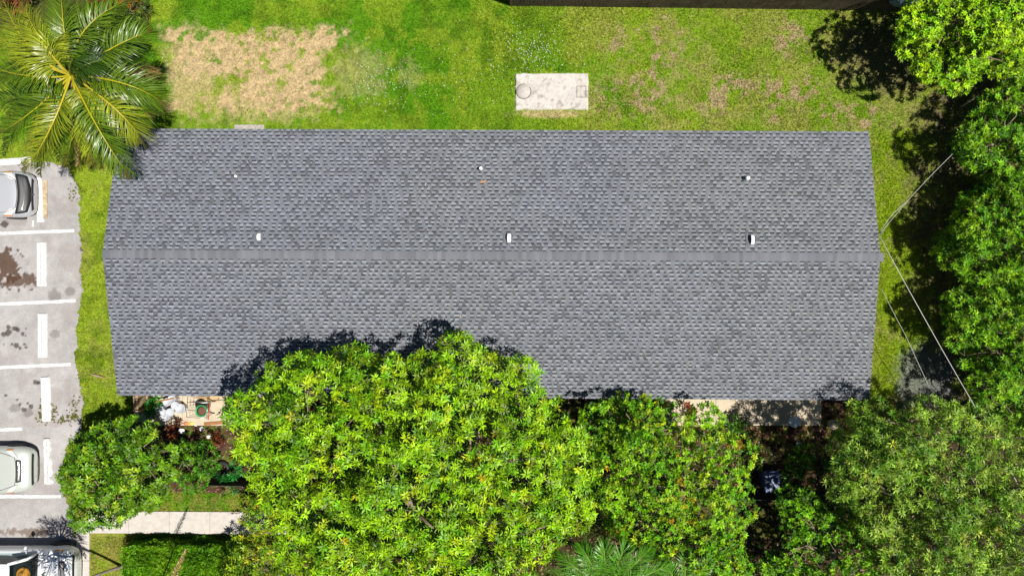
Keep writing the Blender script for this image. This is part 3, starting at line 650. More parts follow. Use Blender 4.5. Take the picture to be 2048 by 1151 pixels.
# ---- yellow tipped tree, middle right
oak = [(1138, 830), (1150, 798), (1190, 795), (1290, 792), (1350, 812), (1440, 822), (1450, 860), (1510, 865), (1515, 905), (1490, 935), (1512, 990), (1510, 1030), (1480, 1080), (1500, 1130), (1470, 1210), (1400, 1210), (1360, 1120), (1290, 1095), (1200, 1065), (1175, 980), (1150, 900)]
tree('yellow_tipped_tree', oak, 2.6, 4.9, .5, .56, 26, 'r', 9, .13, .055, [LG(146, 188, 30), LG(108, 166, 22), LG(180, 196, 44), LG(228, 176, 52)], [.34, .14, .02],
     'loose crowned green tree with orange tipped twigs right of the mango tree', base=P(1340, 960), r0=.17, seed=31, hole=.24, dscale=120, mat_=M_leafs, lay2=.9, vox=.155)
tree('small_green_tree', [(1545, 1000), (1570, 965), (1620, 965), (1650, 1000), (1700, 1010), (1760, 1060), (1790, 1120), (1780, 1220), (1540, 1220), (1480, 1150), (1560, 1075)], 1.6, 3.4, .45, .52, 24, 'r', 9, .13, .055,
     [LG(132, 182, 28), LG(100, 158, 24), LG(160, 190, 44)], [.3, .12], 'bright green small tree at the bottom edge, left of the olive toned tree', base=P(1660, 1100), r0=.1, seed=41, mat_=M_leafs, dscale=80, lay2=.9, vox=.16)
# ---- olive narrow leaved tree bottom right
olive = [(1635, 905), (1672, 868), (1690, 800), (1722, 765), (1770, 778), (1790, 815), (1830, 800), (1880, 792), (1930, 805), (2000, 820), (2060, 840), (2180, 880), (2180, 1230), (1790, 1230), (1760, 1120), (1700, 1020), (1650, 1000), (1630, 950)]
tree('narrow_leaf_tree', olive, 3.2, 5.4, .5, .6, 24, 'r', 10, .18, .036, [LG(150, 180, 78), LG(104, 150, 46), LG(182, 200, 112), LG(200, 196, 104)], [.3, .2, .02],
     'olive green narrow leaved tree filling the bottom right corner', base=P(1860, 970), r0=.22, seed=51, dscale=130, amp=3.0, up=.35, lay2=.9, zmin=-.2, vox=.16, hole=.29)
# ---- top right tree
tree('bright_leaf_tree', [(1785, 110), (1790, 40), (1820, -10), (1880, -60), (2150, -60), (2150, 90), (2060, 150), (1980, 145), (1920, 178), (1850, 165), (1830, 130)], 2.2, 3.6, .44, .5, 34, 'r', 9, .14, .058,
     [LG(172, 210, 26), LG(140, 192, 20), LG(196, 222, 36)], [.3, .2], 'bright lime green tree in the top right corner', base=P(1900, 50), r0=.15, seed=61, mat_=M_leafs, dscale=80, amp=1.8, lay2=1, vox=.135, hole=.22, void=.2)
# ---- trees down the right side
rt = [([(1945, 215), (1985, 140), (2160, 100), (2160, 420), (2010, 420), (1940, 350), (1895, 300)], 'dark green tree at the right edge directly below the lime green one', 71, (1.1, 2.8)),
      ([(1880, 450), (1930, 375), (2050, 340), (2160, 340), (2160, 590), (2050, 610), (1930, 580), (1875, 520)], 'dense green tree in the middle of the right edge', 72, (1.1, 2.7)),
      ([(1875, 600), (1930, 545), (2040, 540), (2160, 540), (2160, 760), (2010, 780), (1910, 730), (1880, 660)], 'green tree at the right edge level with the front roof slope', 73, (1.1, 2.7)),
      ([(1925, 760), (1980, 700), (2160, 700), (2160, 900), (2060, 880), (1970, 840)], 'green tree at the right edge just above the olive toned corner tree', 74, (1.2, 2.9))]
for poly, lab, sd, (za, zb) in rt:
    tree('screening_tree', poly, za, zb, .48, .48, 34, 'r', 9, .16, .046, [LG(132, 180, 28), LG(96, 152, 24), LG(164, 200, 44)], [.3, .22], lab, group='screening trees along the right edge', r0=.12, seed=sd, mat_=M_leafs, dscale=90, tiltv=(.3, 0), amp=2.0, void=.3, lay2=1, zmin=-.2, vox=.135, hole=.33)
# ---- crotons and understory at the bottom
for poly, lab, sd in (([(455, 1090), (500, 1040), (560, 1030), (600, 1080), (600, 1220), (440, 1220)], 'yellow green croton bush at the bottom edge beside the clipped hedge', 81),
                      ([(480, 1020), (520, 990), (560, 1000), (580, 1040), (520, 1062), (485, 1050)], 'yellow mottled croton bush at the right end of the sidewalk', 82),
                      ([(505, 940), (545, 905), (590, 930), (600, 985), (560, 1005), (520, 985)], 'golden leaved croton bush on the left flank of the mango tree', 83)):
    tree('croton_bush', poly, 1.2, 2.6, .36, .42, 20, 'r', 8, .17, .045, [LG(150, 174, 44), LG(104, 150, 34), LG(206, 196, 58), LG(220, 170, 60)], [.3, .2, .02], lab, 'bush', group='croton bushes', r0=.05, seed=sd)
tree('shade_tree', [(1400, 1120), (1560, 1100), (1620, 1130), (1640, 1230), (1400, 1230)], .9, 2.0, .36, .45, 18, 's', 7, .1, .04, [LG(66, 134, 20), LG(94, 156, 26)], [.3], 'low dark green bush at the bottom edge under the small tree', 'bush', r0=.05, seed=85, mat_=M_leafs)
# ---- clipped hedge
def hedge(px0, px1, py0, py1, h, label):
    g = np.random.default_rng(91); root = empty('clipped_hedge', P((px0 + px1) / 2, py1), 0, label, 'hedge'); off = np.array(root.location)
    a0 = P(px0, py1, h); a1 = P(px1, py0, h); n = 9000
    x = g.uniform(a0[0], a1[0], n); y = g.uniform(a0[1], a1[1], n); edg = np.minimum(np.minimum(x - a0[0], a1[0] - x), np.minimum(y - a0[1], a1[1] - y)); z = np.full(n, h) - .35 * (1 - ss(0, .45, edg)) + (fbm(x, y, 2.2, 5) - .5) * .55 + g.normal(0, .035, n)
    gap = np.abs(fbm(x, y, .5, 95, 2) - .5) < .012; z -= gap * .5
    nr = np.tile([0, 0, 1.], (n, 1))
    m = 3600; xs_ = g.uniform(a0[0], a1[0], m); zs_ = h * g.uniform(.05, 1, m); ys_ = a1[1] + (fbm(xs_, zs_, 2, 6) - .5) * .35
    m2 = 2000; ye = g.uniform(a0[1], a1[1], m2); ze = h * g.uniform(.05, 1, m2); sd = g.random(m2) < .5
    p = np.vstack([np.stack([x, y, z], 1), np.stack([xs_, ys_, zs_], 1), np.stack([np.where(sd, a0[0], a1[0]) + g.normal(0, .05, m2), ye, ze], 1)])
    nr = np.vstack([nr, np.tile([0, 1., .2], (m, 1)), np.stack([np.where(sd, -1., 1.), ye * 0, ye * 0 + .2], 1)])
    ax = unit(nr + g.normal(0, .4, nr.shape)); cl = palette(p, [LG(124, 176, 26), LG(98, 154, 20), LG(150, 192, 44)], [.3, .2], g, 1.5, 92)
    V, F, C = sprays(p, ax, 6, .062, .032, .11, .1, cl, g); npmesh('foliage', V - off, F, M_leafs, root, col=C)
    b = MB(); 
    for k in range(14):
        q = Vector((random.uniform(a0[0] + .2, a1[0] - .2), random.uniform(a0[1] + .2, a1[1] - .2), 0)) - Vector(off); MB().tube([q, q + Vector((.05, .03, h * .5)), q + Vector((random.uniform(-.2, .2), 0, h * .93))], [.02, .015, .006], 5).build('stem', M_bark, root)
hedge(246, 455, 1098, 1230, 1.1, 'clipped bright green hedge at the bottom edge below the sidewalk')
# ------------------------------------------------------------------ palms
def frond_mesh(p0, p1, p2, nl, ll, col, colr, g, wd=.035, droop=.35, brown_tip=0, dens_v=.65, t0=.2):
    p0, p1, p2 = map(np.asarray, (p0, p1, p2)); t = np.linspace(0, 1, 15)[:, None]
    rib = (1 - t) ** 2 * p0 + 2 * t * (1 - t) * p1 + t * t * p2
    b = MB(); b.tube(rib, list(np.linspace(.036, .004, 15)), 6); Vr = np.array(b.v); Fr = [f for f in b.f if len(f) == 4]
    tt = np.repeat(np.linspace(t0, .995, nl), 2)[:, None]; s = np.tile([1., -1.], nl)[:, None]
    tt = np.clip(tt + g.normal(0, .004, tt.shape), 0, 1)
    pos = (1 - tt) ** 2 * p0 + 2 * tt * (1 - tt) * p1 + tt * tt * p2
    tan = unit(2 * (1 - tt) * (p1 - p0) + 2 * tt * (p2 - p1)); sd = unit(np.cross(tan, [0, 0, 1.])); upv = np.cross(sd, tan)
    a = (1.15 - .7 * tt) + g.normal(0, .13, tt.shape)
    Ls = ll * (np.sin(np.pi * (tt * .86 + .1)) ** .7) * (1 + g.normal(0, .14, tt.shape))
    d = unit(tan * np.cos(a) + sd * s * np.sin(a) + upv * (dens_v * .6 + g.normal(0, .1, tt.shape)))
    m1 = pos + d * Ls * .4; dz = np.array([0, 0, -1.]); m2 = pos + d * Ls * .75 + dz * Ls * droop * .35; e = pos + d * Ls * .98 + dz * Ls * droop
    tw = g.normal(.55, .25, tt.shape); wv = unit(np.cross(d, unit(upv * np.cos(tw) - sd * s * np.sin(tw)))) * (wd / 2)
    V = np.stack([pos - wv * .4, pos + wv * .4, m1 - wv, m1 + wv, m2 - wv * .75, m2 + wv * .75, e - wv * .08, e + wv * .08], 1).reshape(-1, 3)
    i = np.arange(len(pos))[:, None] * 8; F = np.vstack([i + [[0, 1, 3, 2]], i + [[2, 3, 5, 4]], i + [[4, 5, 7, 6]]])
    cl = np.asarray(col)[None, :] * (1 + g.normal(0, .24, (len(pos), 1))); cl = np.repeat(cl, 8, 0)
    if brown_tip: k = (tt.repeat(8, 0) > 1 - brown_tip).ravel(); cl[k] = cl[k] * .35 + A(120, 90, 50) * .5
    Va = np.vstack([Vr, V]); Fa = np.vstack([np.array(Fr), F + len(Vr)]); Ca = np.vstack([np.tile(colr, (len(Vr), 1)), cl])
    return Va, Fa, np.clip(Ca, .003, 1)
def palm(name, base, top, r0, fronds, label, ll, nl=60, wd=.035, cat='palm', bend=.3, droop=.35, boots=True):
    root = empty(name, (base[0], base[1], 0), 0, label, cat); off = np.array([base[0], base[1], 0.]); g = np.random.default_rng(int(abs(base[0] * 100)))
    B = Vector((0, 0, -.1)); T = Vector(np.asarray(top) - off); b = MB(); pts = []; rad = []; N = 34
    for i in range(N + 1):
        t = i / N; pts.append(B.lerp(T, t) + Vector((-bend * math.sin(math.pi * t) * .5, bend * math.sin(math.pi * t), 0))); rad.append(r0 * (1.5 - .5 * min(1, t * 6)) * (1 - .25 * t) * (1 + (.05 if i % 2 else -.03)))
    b.tube(pts, rad, 12); b.build('trunk', M_pbark, root)
    for fr in fronds:
        (x1, y1, z1), (x2, y2, z2) = fr[0], fr[1]; kind = fr[2] if len(fr) > 2 else 'g'
        col, colr = {'g': (A(110, 144, 26, .52), A(206, 196, 40, .6)), 'y': (A(158, 172, 38, .56), A(226, 206, 60, .6)), 'd': (A(62, 98, 22, .5), A(120, 130, 50, .6)),  # d: darker green standing in for shade low in the crown
                     'b': (A(176, 142, 92, .6), A(190, 150, 100, .6)), 'p': (A(96, 160, 34, .6), A(140, 180, 50, .6))}[kind]
        p0 = np.asarray(top) + np.array([0, 0, -.05]); q1 = P(x1, y1, z1); q2 = P(x2, y2, z2)
        ctrl = 2 * q1 - .5 * (p0 + q2) if True else q1
        V, F, C = frond_mesh(p0 - off, ctrl - off, q2 - off, nl, ll * (.75 if kind == 'b' else 1), col, colr, g, wd, droop * (1.6 if kind == 'b' else 1), brown_tip=.12 if kind in 'gy' else 0)
        o = npmesh('frond', V, F, M_frond, root, col=C)
        if kind == 'b': o['label'] = 'dry brown hanging frond'
    return root
zc = 7.0
fr = [((232, 92, 7.6), (305, 64, 7.0)), ((250, 168, 7.4), (328, 208, 6.3)), ((235, 222, 7.2), (286, 286, 6.0), 'y'), ((203, 268, 7.3), (260, 352, 6.2)), ((160, 225, 6.8), (156, 330, 5.6), 'b'),
      ((98, 262, 7.3), (48, 342, 6.2), 'y'), ((100, 250, 7.0), (82, 348, 5.8)), ((65, 222, 7.2), (-5, 268, 6.2)), ((60, 190, 7.0), (-25, 200, 6.0), 'd'), ((60, 152, 7.5), (-35, 130, 6.8)),
      ((85, 118, 7.3), (40, 88, 6.9), 'd'), ((108, 92, 7.8), (158, 52, 7.6), 'y'), ((168, 62, 7.9), (262, -2, 7.2)), ((128, 60, 8.0), (122, -25, 7.4)), ((240, 142, 6.2), (322, 150, 4.6), 'b'),
      ((60, 95, 7.8), (5, -5, 7.1), 'y'), ((60, 115, 7.6), (-25, 55, 6.8), 'y'), ((85, 85, 7.9), (45, 5, 7.3), 'y'), ((200, 100, 6.9), (255, 40, 5.6), 'd'), ((150, 110, 7.7), (205, 60, 7.2), 'd'), ((180, 215, 6.6), (205, 300, 4.9), 'd'),
      ((120, 215, 6.7), (120, 320, 5.2), 'd'), ((168, 225, 7.0), (185, 330, 6.0), 'y'), ((150, 225, 6.9), (130, 330, 5.8), 'g'), ((225, 120, 7.2), (300, 100, 6.4), 'd'), ((90, 180, 7.1), (20, 235, 6.2), 'g'), ((75, 140, 7.2), (-10, 160, 6.4), 'd'), ((100, 110, 7.3), (60, 40, 6.8), 'g'), ((150, 80, 7.4), (160, 0, 6.9), 'g'), ((195, 80, 7.3), (240, 20, 6.8), 'g'), ((110, 235, 6.6), (70, 300, 5.6), 'd'), ((230, 190, 6.9), (300, 230, 6.0), 'g'), ((210, 215, 6.8), (250, 300, 6.0), 'd'), ((60, 215, 6.5), (10, 310, 5.0), 'd'), ((215, 190, 6.6), (300, 250, 5.2), 'd'), ((170, 130, 7.6), (215, 120, 7.4), 'd'),((155,95,7.2),(180,10,6.2),'d')]
palm('coconut_palm', P(255, 212)[:2], P(140, 150, zc), .17, fr, 'tall coconut palm with long yellow green fronds in the top left corner', .80, 100, .028, bend=.2)
nut = [(-.2, .1), (.15, .2), (.05, -.2), (-.1, -.22), (.25, -.05)]
pr = [o for o in SC.objects if o.name.startswith('coconut_palm')][0]
for i, (dx, dy) in enumerate(nut):
    q = P(140, 150, zc) + np.array([dx, dy, -.25]) - np.array([pr.location.x, pr.location.y, 0])
    MB().lathe([(.0, -.13), (.08, -.1), (.11, 0), (.09, .08), (.0, .14)], n=12).build('coconut', mat('coconut_husk', (.16, .14, .04), .5, var=.3, vscale=10), pr, loc=q)
# palm whose crown stands just below the frame at the lower left
def ringfr(cx, cy, z, rpx, n, a0, kind='p', zd=.8, aspan=360):
    o = []
    for i in range(n):
        t = R(a0 + aspan * i / n); rr = rpx * (.85 + .3 * ((i * 37) % 10) / 10)
        o.append(((cx + rr * .55 * math.cos(t), cy - rr * .55 * math.sin(t), z + .35), (cx + rr * math.cos(t), cy - rr * math.sin(t), z - zd * ((i * 53 % 10) / 10 + .3)), kind))
    return o
tp = np.array([-16.35, -10.85, 4.5]); cpx = (tp[0] * FPX / (CH - 4.5) + 1024, 575.5 - tp[1] * FPX / (CH - 4.5))
palm('slender_palm', P(246, 1133)[:2], tp, .055, ringfr(cpx[0], cpx[1], 4.5, 68, 12, 10), 'slender leaning palm rising from the grass beside the white truck', .36, 34, .03, bend=.12)
c2 = (300, 1240); palm('young_palm', P(300, 1190)[:2], P(c2[0], c2[1], 2.3), .08,
    [((340, 1165, 3.1), (372, 1098, 3.3), 'b')] + [((c2[0] + 60 * math.cos(R(a)), c2[1] - 60 * math.sin(R(a)), 2.9), (c2[0] + 130 * math.cos(R(a)), c2[1] - 130 * math.sin(R(a)), 2.0), 'g') for a in (200, 235, 270, 305, 340, 20)],
    'young palm behind the hedge with one pale frond reaching into view', .3, 34, .03)
c3 = (1212, 1180)
palm('feather_palm', P(1205, 1120)[:2], P(c3[0], c3[1], 3.9), .09, [((c3[0] + 66 * math.cos(R(a)), c3[1] - 55 * math.sin(R(a)), 4.9), (c3[0] + r_ * math.cos(R(a)), c3[1] - r_ * .85 * math.sin(R(a)), 4.9 - .02 * abs(a - 90) / 3), 'p')
    for a, r_ in ((5, 160), (25, 150), (48, 135), (70, 118), (92, 112), (115, 120), (138, 130), (160, 125), (182, 130), (215, 120), (250, 100), (290, 100), (330, 130))],
    'dark green feather palm at the bottom edge between the two largest trees', .62, 80, .022, bend=.1, droop=.25)
c4 = (1370, 1190)
palm('feather_palm', P(1340, 1130)[:2], P(c4[0], c4[1], 3.5), .08, [((c4[0] + 60 * math.cos(R(a)), c4[1] - 55 * math.sin(R(a)), 4.4), (c4[0] + r_ * math.cos(R(a)), c4[1] - r_ * .85 * math.sin(R(a)), 4.1), 'p')
    for a, r_ in ((60, 110), (90, 110), (120, 125), (145, 140), (170, 130), (215, 100), (270, 100), (330, 110))], 'second dark green feather palm at the bottom edge, partly under the yellow tipped tree', .5, 70, .022, bend=.1)
# ------------------------------------------------------------------ small garden plants
def plant(name, px, py, h, rad, n, nl, L, W_, col, label, seed, z0=0, cat='plant', mat_=None, up=.5, droop=.3):
    g = np.random.default_rng(seed); root = empty(name, P(px, py, 0), 0, label, cat); off = np.array(root.location)
    p = np.stack([g.normal(0, rad * .5, n), g.normal(0, rad * .5, n), h * g.uniform(.55, 1, n)], 1); ax = unit(np.stack([p[:, 0] * .8, p[:, 1] * .8, np.full(n, .8 * rad + .2)], 1) + g.normal(0, .15, (n, 3)))
    V, F, C = rosettes(p, ax, nl, L, W_, up, droop, palette(p + off, [col, np.asarray(col) * .65], [.3], g, 2, seed), g); npmesh('foliage', V, F, mat_ or M_leaf, root, col=C)
    b = MB()
    for q in p[:5]: MB().tube([(q[0] * .2, q[1] * .2, 0), (q[0] * .7, q[1] * .7, q[2] * .5), tuple(q)], [.014, .01, .005], 5).build('stem', M_bark, root)
    return root
plant('fern', 306, 806, .5, .35, 10, 12, .36, .06, LG(60, 140, 50), 'small fern in the shade beside the stacked white buckets', 101)
plant('fern', 470, 948, .9, .45, 22, 10, .2, .05, LG(40, 120, 60), 'blue green fern behind the dark fence beside the mango tree', 102)
for i, (x, y, c, lab) in enumerate(((1470, 850, LG(86, 130, 40), 'green garden shrub in the mulch below the left part of the right patio'),
                                 (1600, 905, LG(130, 170, 60), 'pale green broad leaved plant in the middle of the shaded mulch bed'),
                                 (1500, 900, LG(90, 120, 40), 'dull green plant in the mulch bed left of the broad leaved plant'),
                                 (1580, 940, LG(80, 130, 30), 'small green plant in deep shade right of the blue bin'),
                                 (1215, 812, LG(60, 130, 30), 'dark green plant close under the front eave'),
                                 (1650, 920, LG(110, 150, 40), 'green plant at the foot of the olive toned tree'))):
    plant('garden_plant', x, y, .6, .5, 26, 8, .2, .06, c, lab, 110 + i)
for i, (x, y, lab) in enumerate(((440, 872, 'dark red cordyline under the left edge of the mango tree'), (352, 858, 'red leaved plant between the buckets and the glossy tree'), (1380, 815, 'coppery leaved plant beside the right patio'), (1455, 880, 'reddish leaved plant in the mulch below the right patio'),
                                 (1270, 812, 'orange leaved croton right under the front eave'))):
    plant('cordyline', x, y, .38, .26, 10, 8, .2, .05, LG(150, 70, 50) if i != 4 else LG(210, 110, 50), lab, 130 + i)
plant('flowering_shrub', 1128, 800, 1.0, .35, 20, 8, .1, .06, LG(235, 205, 190), 'pale pink flowering shrub at the eave beside the mango tree', 140)
plant('flowering_shrub', 272, 10, 1.2, .5, 22, 9, .2, .05, LG(220, 120, 40), 'orange flowering shrub at the top edge right of the coconut palm', 141)
plant('cordyline', 238, 22, 1.0, .6, 30, 9, .26, .06, LG(130, 60, 45), 'dark red plant at the top edge under the coconut palm', 142)
plant('cordyline', 60, 10, 1.2, .7, 30, 9, .26, .06, LG(150, 70, 60), 'red leaved plant at the top edge left of the coconut palm', 143)
tree('dark_bush', [(205, -10), (300, -30), (305, 20), (285, 52), (250, 75), (215, 60)], .8, 1.5, .34, .42, 20, 'r', 8, .15, .04, [LG(60, 90, 26), LG(100, 110, 40)], [.3], 'dark leafy bush at the top edge between palm and lawn', 'bush', r0=.04, seed=150)
tree('eave_bush', [(1185, 805), (1225, 790), (1280, 785), (1360, 800), (1370, 850), (1300, 870), (1200, 860)], 1.3, 2.4, .34, .42, 20, 'r', 8, .13, .055, [LG(110, 160, 26), LG(70, 130, 24), LG(220, 150, 60)], [.3, .05], 'green bush with orange tips just below the front eave right of the mango', 'bush', r0=.05, seed=151)
# ------------------------------------------------------------------ grass blades, flowers, litter
def blades(N, x0, x1, y0, y1, seed, hmin, hmax, w):
    g = np.random.default_rng(seed); x = g.uniform(x0, x1, N); y = g.uniform(y0, y1, N)
    px, py = stain_px(x, y); ok = (x > park_x(y) + .02 - .12 * (fbm(x, y, 5, 3) > .55)) | (y > PARK_TOP + .1)
    ok &= ~((px > 262) & (px < 1715) & (py > 286) & (py < 775))
    ok &= ~((x > sx0 - .02) & (x < sx1 + .02) & (y > sy0 - .02) & (y < sy1 + .02))
    ok &= ~((px > 176) & (px < 590) & (py > 1023) & (py < 1073)); ok &= ~((px > 150) & (px < 182) & (py > 1038))
    ok &= ~((px > 460) & (px < 534) & (py > 243) & (py < 264))
    x, y = x[ok], y[ok]; c, gr = ground_col(x, y); ok = g.random(len(x)) < .12 + .88 * gr; ok &= gr > .05
    x, y, c = x[ok], y[ok], c[ok]; n = len(x)
    h = g.uniform(hmin, hmax, n) * (.75 + .5 * fbm(x, y, 1.3, 4)); an = g.uniform(0, 6.28, n); ti = g.uniform(.1, 1.0, n); a2 = g.uniform(0, 6.28, n)
    wv = np.stack([np.cos(an), np.sin(an), an * 0], 1) * w / 2; b = np.stack([x, y, np.full(n, -.035)], 1); hv = np.stack([np.cos(a2) * ti * h, np.sin(a2) * ti * h, h], 1)
    V = np.stack([b - wv, b + wv, b + hv], 1).reshape(-1, 3); F = np.arange(3 * n).reshape(-1, 3)
    c = np.clip(c * g.uniform(.6, 1.75, (n, 1)) * (1 + g.normal(0, .08, (n, 3))), .003, 1)
    return V, F, np.repeat(c, 3, 0)
V, F, C = blades(900000, -21, 20.5, -12, 12, 5, .05, .12, .026)
tag(npmesh('grass', V, F, M_grass, col=C), 'short mown lawn grass with dry straw patches round the building', 'grass', kind='stuff')
g = np.random.default_rng(44); fl = []
for cx, cy, sx, sy, n in ((762, 165, 26, 22, 110), (1066, 100, 22, 18, 150), (1000, 125, 90, 40, 130), (800, 180, 60, 30, 40), (1120, 110, 60, 30, 24), (385, 130, 25, 15, 24)):
    for _ in range(n): fl.append(P(g.normal(cx, sx * 1.3), g.normal(cy, sy * 1.2)))
fl = np.array(fl); cnt = len(fl); fl[:, 2] = g.uniform(.03, .07, cnt)
V, F, C = rosettes(fl, unit(np.tile([0, 0, 1.], (cnt, 1)) + g.normal(0, .2, (cnt, 3))), 5, .017, .013, .15, .1, np.tile([.75, .75, .72], (cnt, 1)), g, .03)
tag(npmesh('wildflowers', V, F, M_flower), 'tiny white wildflowers sprinkled over the back lawn', 'flowers', kind='stuff')
# leaf litter
n = 15000; x = g.uniform(P(272, 0)[0], P(1900, 0)[0], n); y = g.uniform(P(0, 1151)[1], P(0, 790)[1], n); px, py = stain_px(x, y)
ok = ((py < 985) & (px < 1690)) | ((py > 1075) & (px > 480)) | (px > 1690); ok &= ~((px > 1320) & (px < 1645) & (py < 848) & (g.random(n) < .97)); ok &= ~((px > 272) & (px < 560) & (py < 848) & (g.random(n) < .97))
x, y = x[ok], y[ok]; n = len(x); cc = np.array([A(170, 118, 92), A(196, 158, 132), A(110, 74, 58), A(190, 166, 142), A(150, 96, 76)])[g.integers(0, 5, n)]
d = unit(np.stack([g.normal(size=n), g.normal(size=n), g.normal(0, .25, n)], 1)); sd = unit(np.cross(d, np.tile([0, 0, 1.], (n, 1)) + g.normal(0, .3, (n, 3))))
V, F, C = leaf_mesh(np.stack([x, y, g.uniform(-.01, .05, n)], 1), d, sd, g.uniform(.08, .17, n), g.uniform(.03, .055, n), g.normal(0, .1, n), cc)
tag(npmesh('leaf_litter', V, F, M_litter, col=C), 'brown fallen leaves covering the garden bed', 'leaf litter', kind='stuff')
n = 1500; x = g.uniform(-17.6, 15, n); y = g.uniform(7.2, 11.5, n)
# weeds around the lowest wheel stop and the lot edge
tf = []
for cx, cy, sx, sy, m in ((92, 833, 10, 6, 60), (84, 815, 3, 10, 20), (108, 820, 4, 8, 25), (125, 840, 12, 5, 40), (145, 832, 8, 5, 30), (150, 820, 6, 14, 40), (150, 385, 8, 8, 30), (75, 330, 20, 3, 40)):
    for _ in range(m): tf.append(P(g.normal(cx, sx), g.normal(cy, sy)))
tf = np.array(tf); tf[:, 2] = .012; m = len(tf)
V, F, C = rosettes(tf, unit(np.tile([0, 0, 1.], (m, 1)) + g.normal(0, .2, (m, 3))), 8, .06, .014, .7, .3, np.tile(A(130, 130, 44), (m, 1)), g, .2)
tag(npmesh('weeds', V, F, M_grass, col=C), 'weeds growing in cracks round the lowest white wheel stop', 'weeds', kind='stuff')
# ------------------------------------------------------------------ wheel stops
def wheel_stop(px, py0, py1, w, label, worn=0, tiltdeg=0, second=True):
    c0 = P(px, (py0 + py1) / 2); L = (py1 - py0) / 49.5; hw = w / 2 / 49.5
    root = empty('wheel_stop', c0, R(tiltdeg), label, 'wheel stop', 'white wheel stops in the parking bays')
    b = MB(); N = 26; prof = [(-hw, .0), (-hw * .93, .045), (-hw * .66, .12), (hw * .66, .12), (hw * .93, .045), (hw, .0)]; vs = []
    for i in range(N + 1):
        y = -L / 2 + L * i / N
        for (x, z) in prof:
            k = worn * mnoise.noise(Vector((x * 9, y * 6, px))); vs.append((x * (1 + k * .7), y + (random.uniform(-.01, .01) if i in (0, N) else 0), z * (1 - max(0, k) * .9)))
    fs = [(i * 6 + j, i * 6 + j + 1, (i + 1) * 6 + j + 1, (i + 1) * 6 + j) for i in range(N) for j in range(5)] + [tuple(range(6))[::-1], tuple(N * 6 + j for j in range(6))]
    b.add(vs, fs); b.build('block', M_stop, root, loc=(0, 0, .012), bevel=.008)
    if second:
        b = MB()
        x = hw * .18
        pts = [(x + .01 * mnoise.noise(Vector((i * .6, px, 1))), -L * .46 + L * .92 * i / 20) for i in range(21)]
        b.add([(p[0] - .006, p[1], .1345) for p in pts] + [(p[0] + .006, p[1], .1345) for p in pts], [(i, i + 21, i + 22, i + 1) for i in range(20)]); b.build('crack', M_groove, root)
    for sy in (-.33, .33): MB().lathe([(.014, .0), (.014, .012), (.0, .014)], c=(-hw * .2, sy * L, .127), n=8).build('anchor_bolt', M_steel, root)
    return root
wheel_stop(81, 356, 445, 13, 'white concrete wheel stop in front of the silver car', 0, 2, False)
wheel_stop(84, 485, 572, 19, 'cracked white wheel stop in the bay with the large brown oil stain', .25, 0)
wheel_stop(86, 627, 714, 19, 'white wheel stop in the bay with small round oil spots', .1, 0)
wheel_stop(93, 753, 841, 19, 'white wheel stop with weeds growing round its lower end', .05, 2, False)
wheel_stop(97, 876, 966, 16, 'chipped and worn white wheel stop facing the pale car', .9, 1.5)
p = P(91, 400); o = MB().box(p[0] - .09, p[0] + .09, p[1] - .75, p[1] + .8, .0, .05).build('concrete_strip', M_rust, bevel=.01)
tag(o, 'rust stained narrow concrete strip beside the top wheel stop', 'strip')
o = MB().box(*sorted((P(66, 0)[0] - .02, P(66, 0)[0] + .05)), P(0, 453)[1], P(0, 441)[1], .0, .03).build('concrete_chip', M_stop)
tag(o, 'small white concrete chip beside the top wheel stop', 'concrete chip')
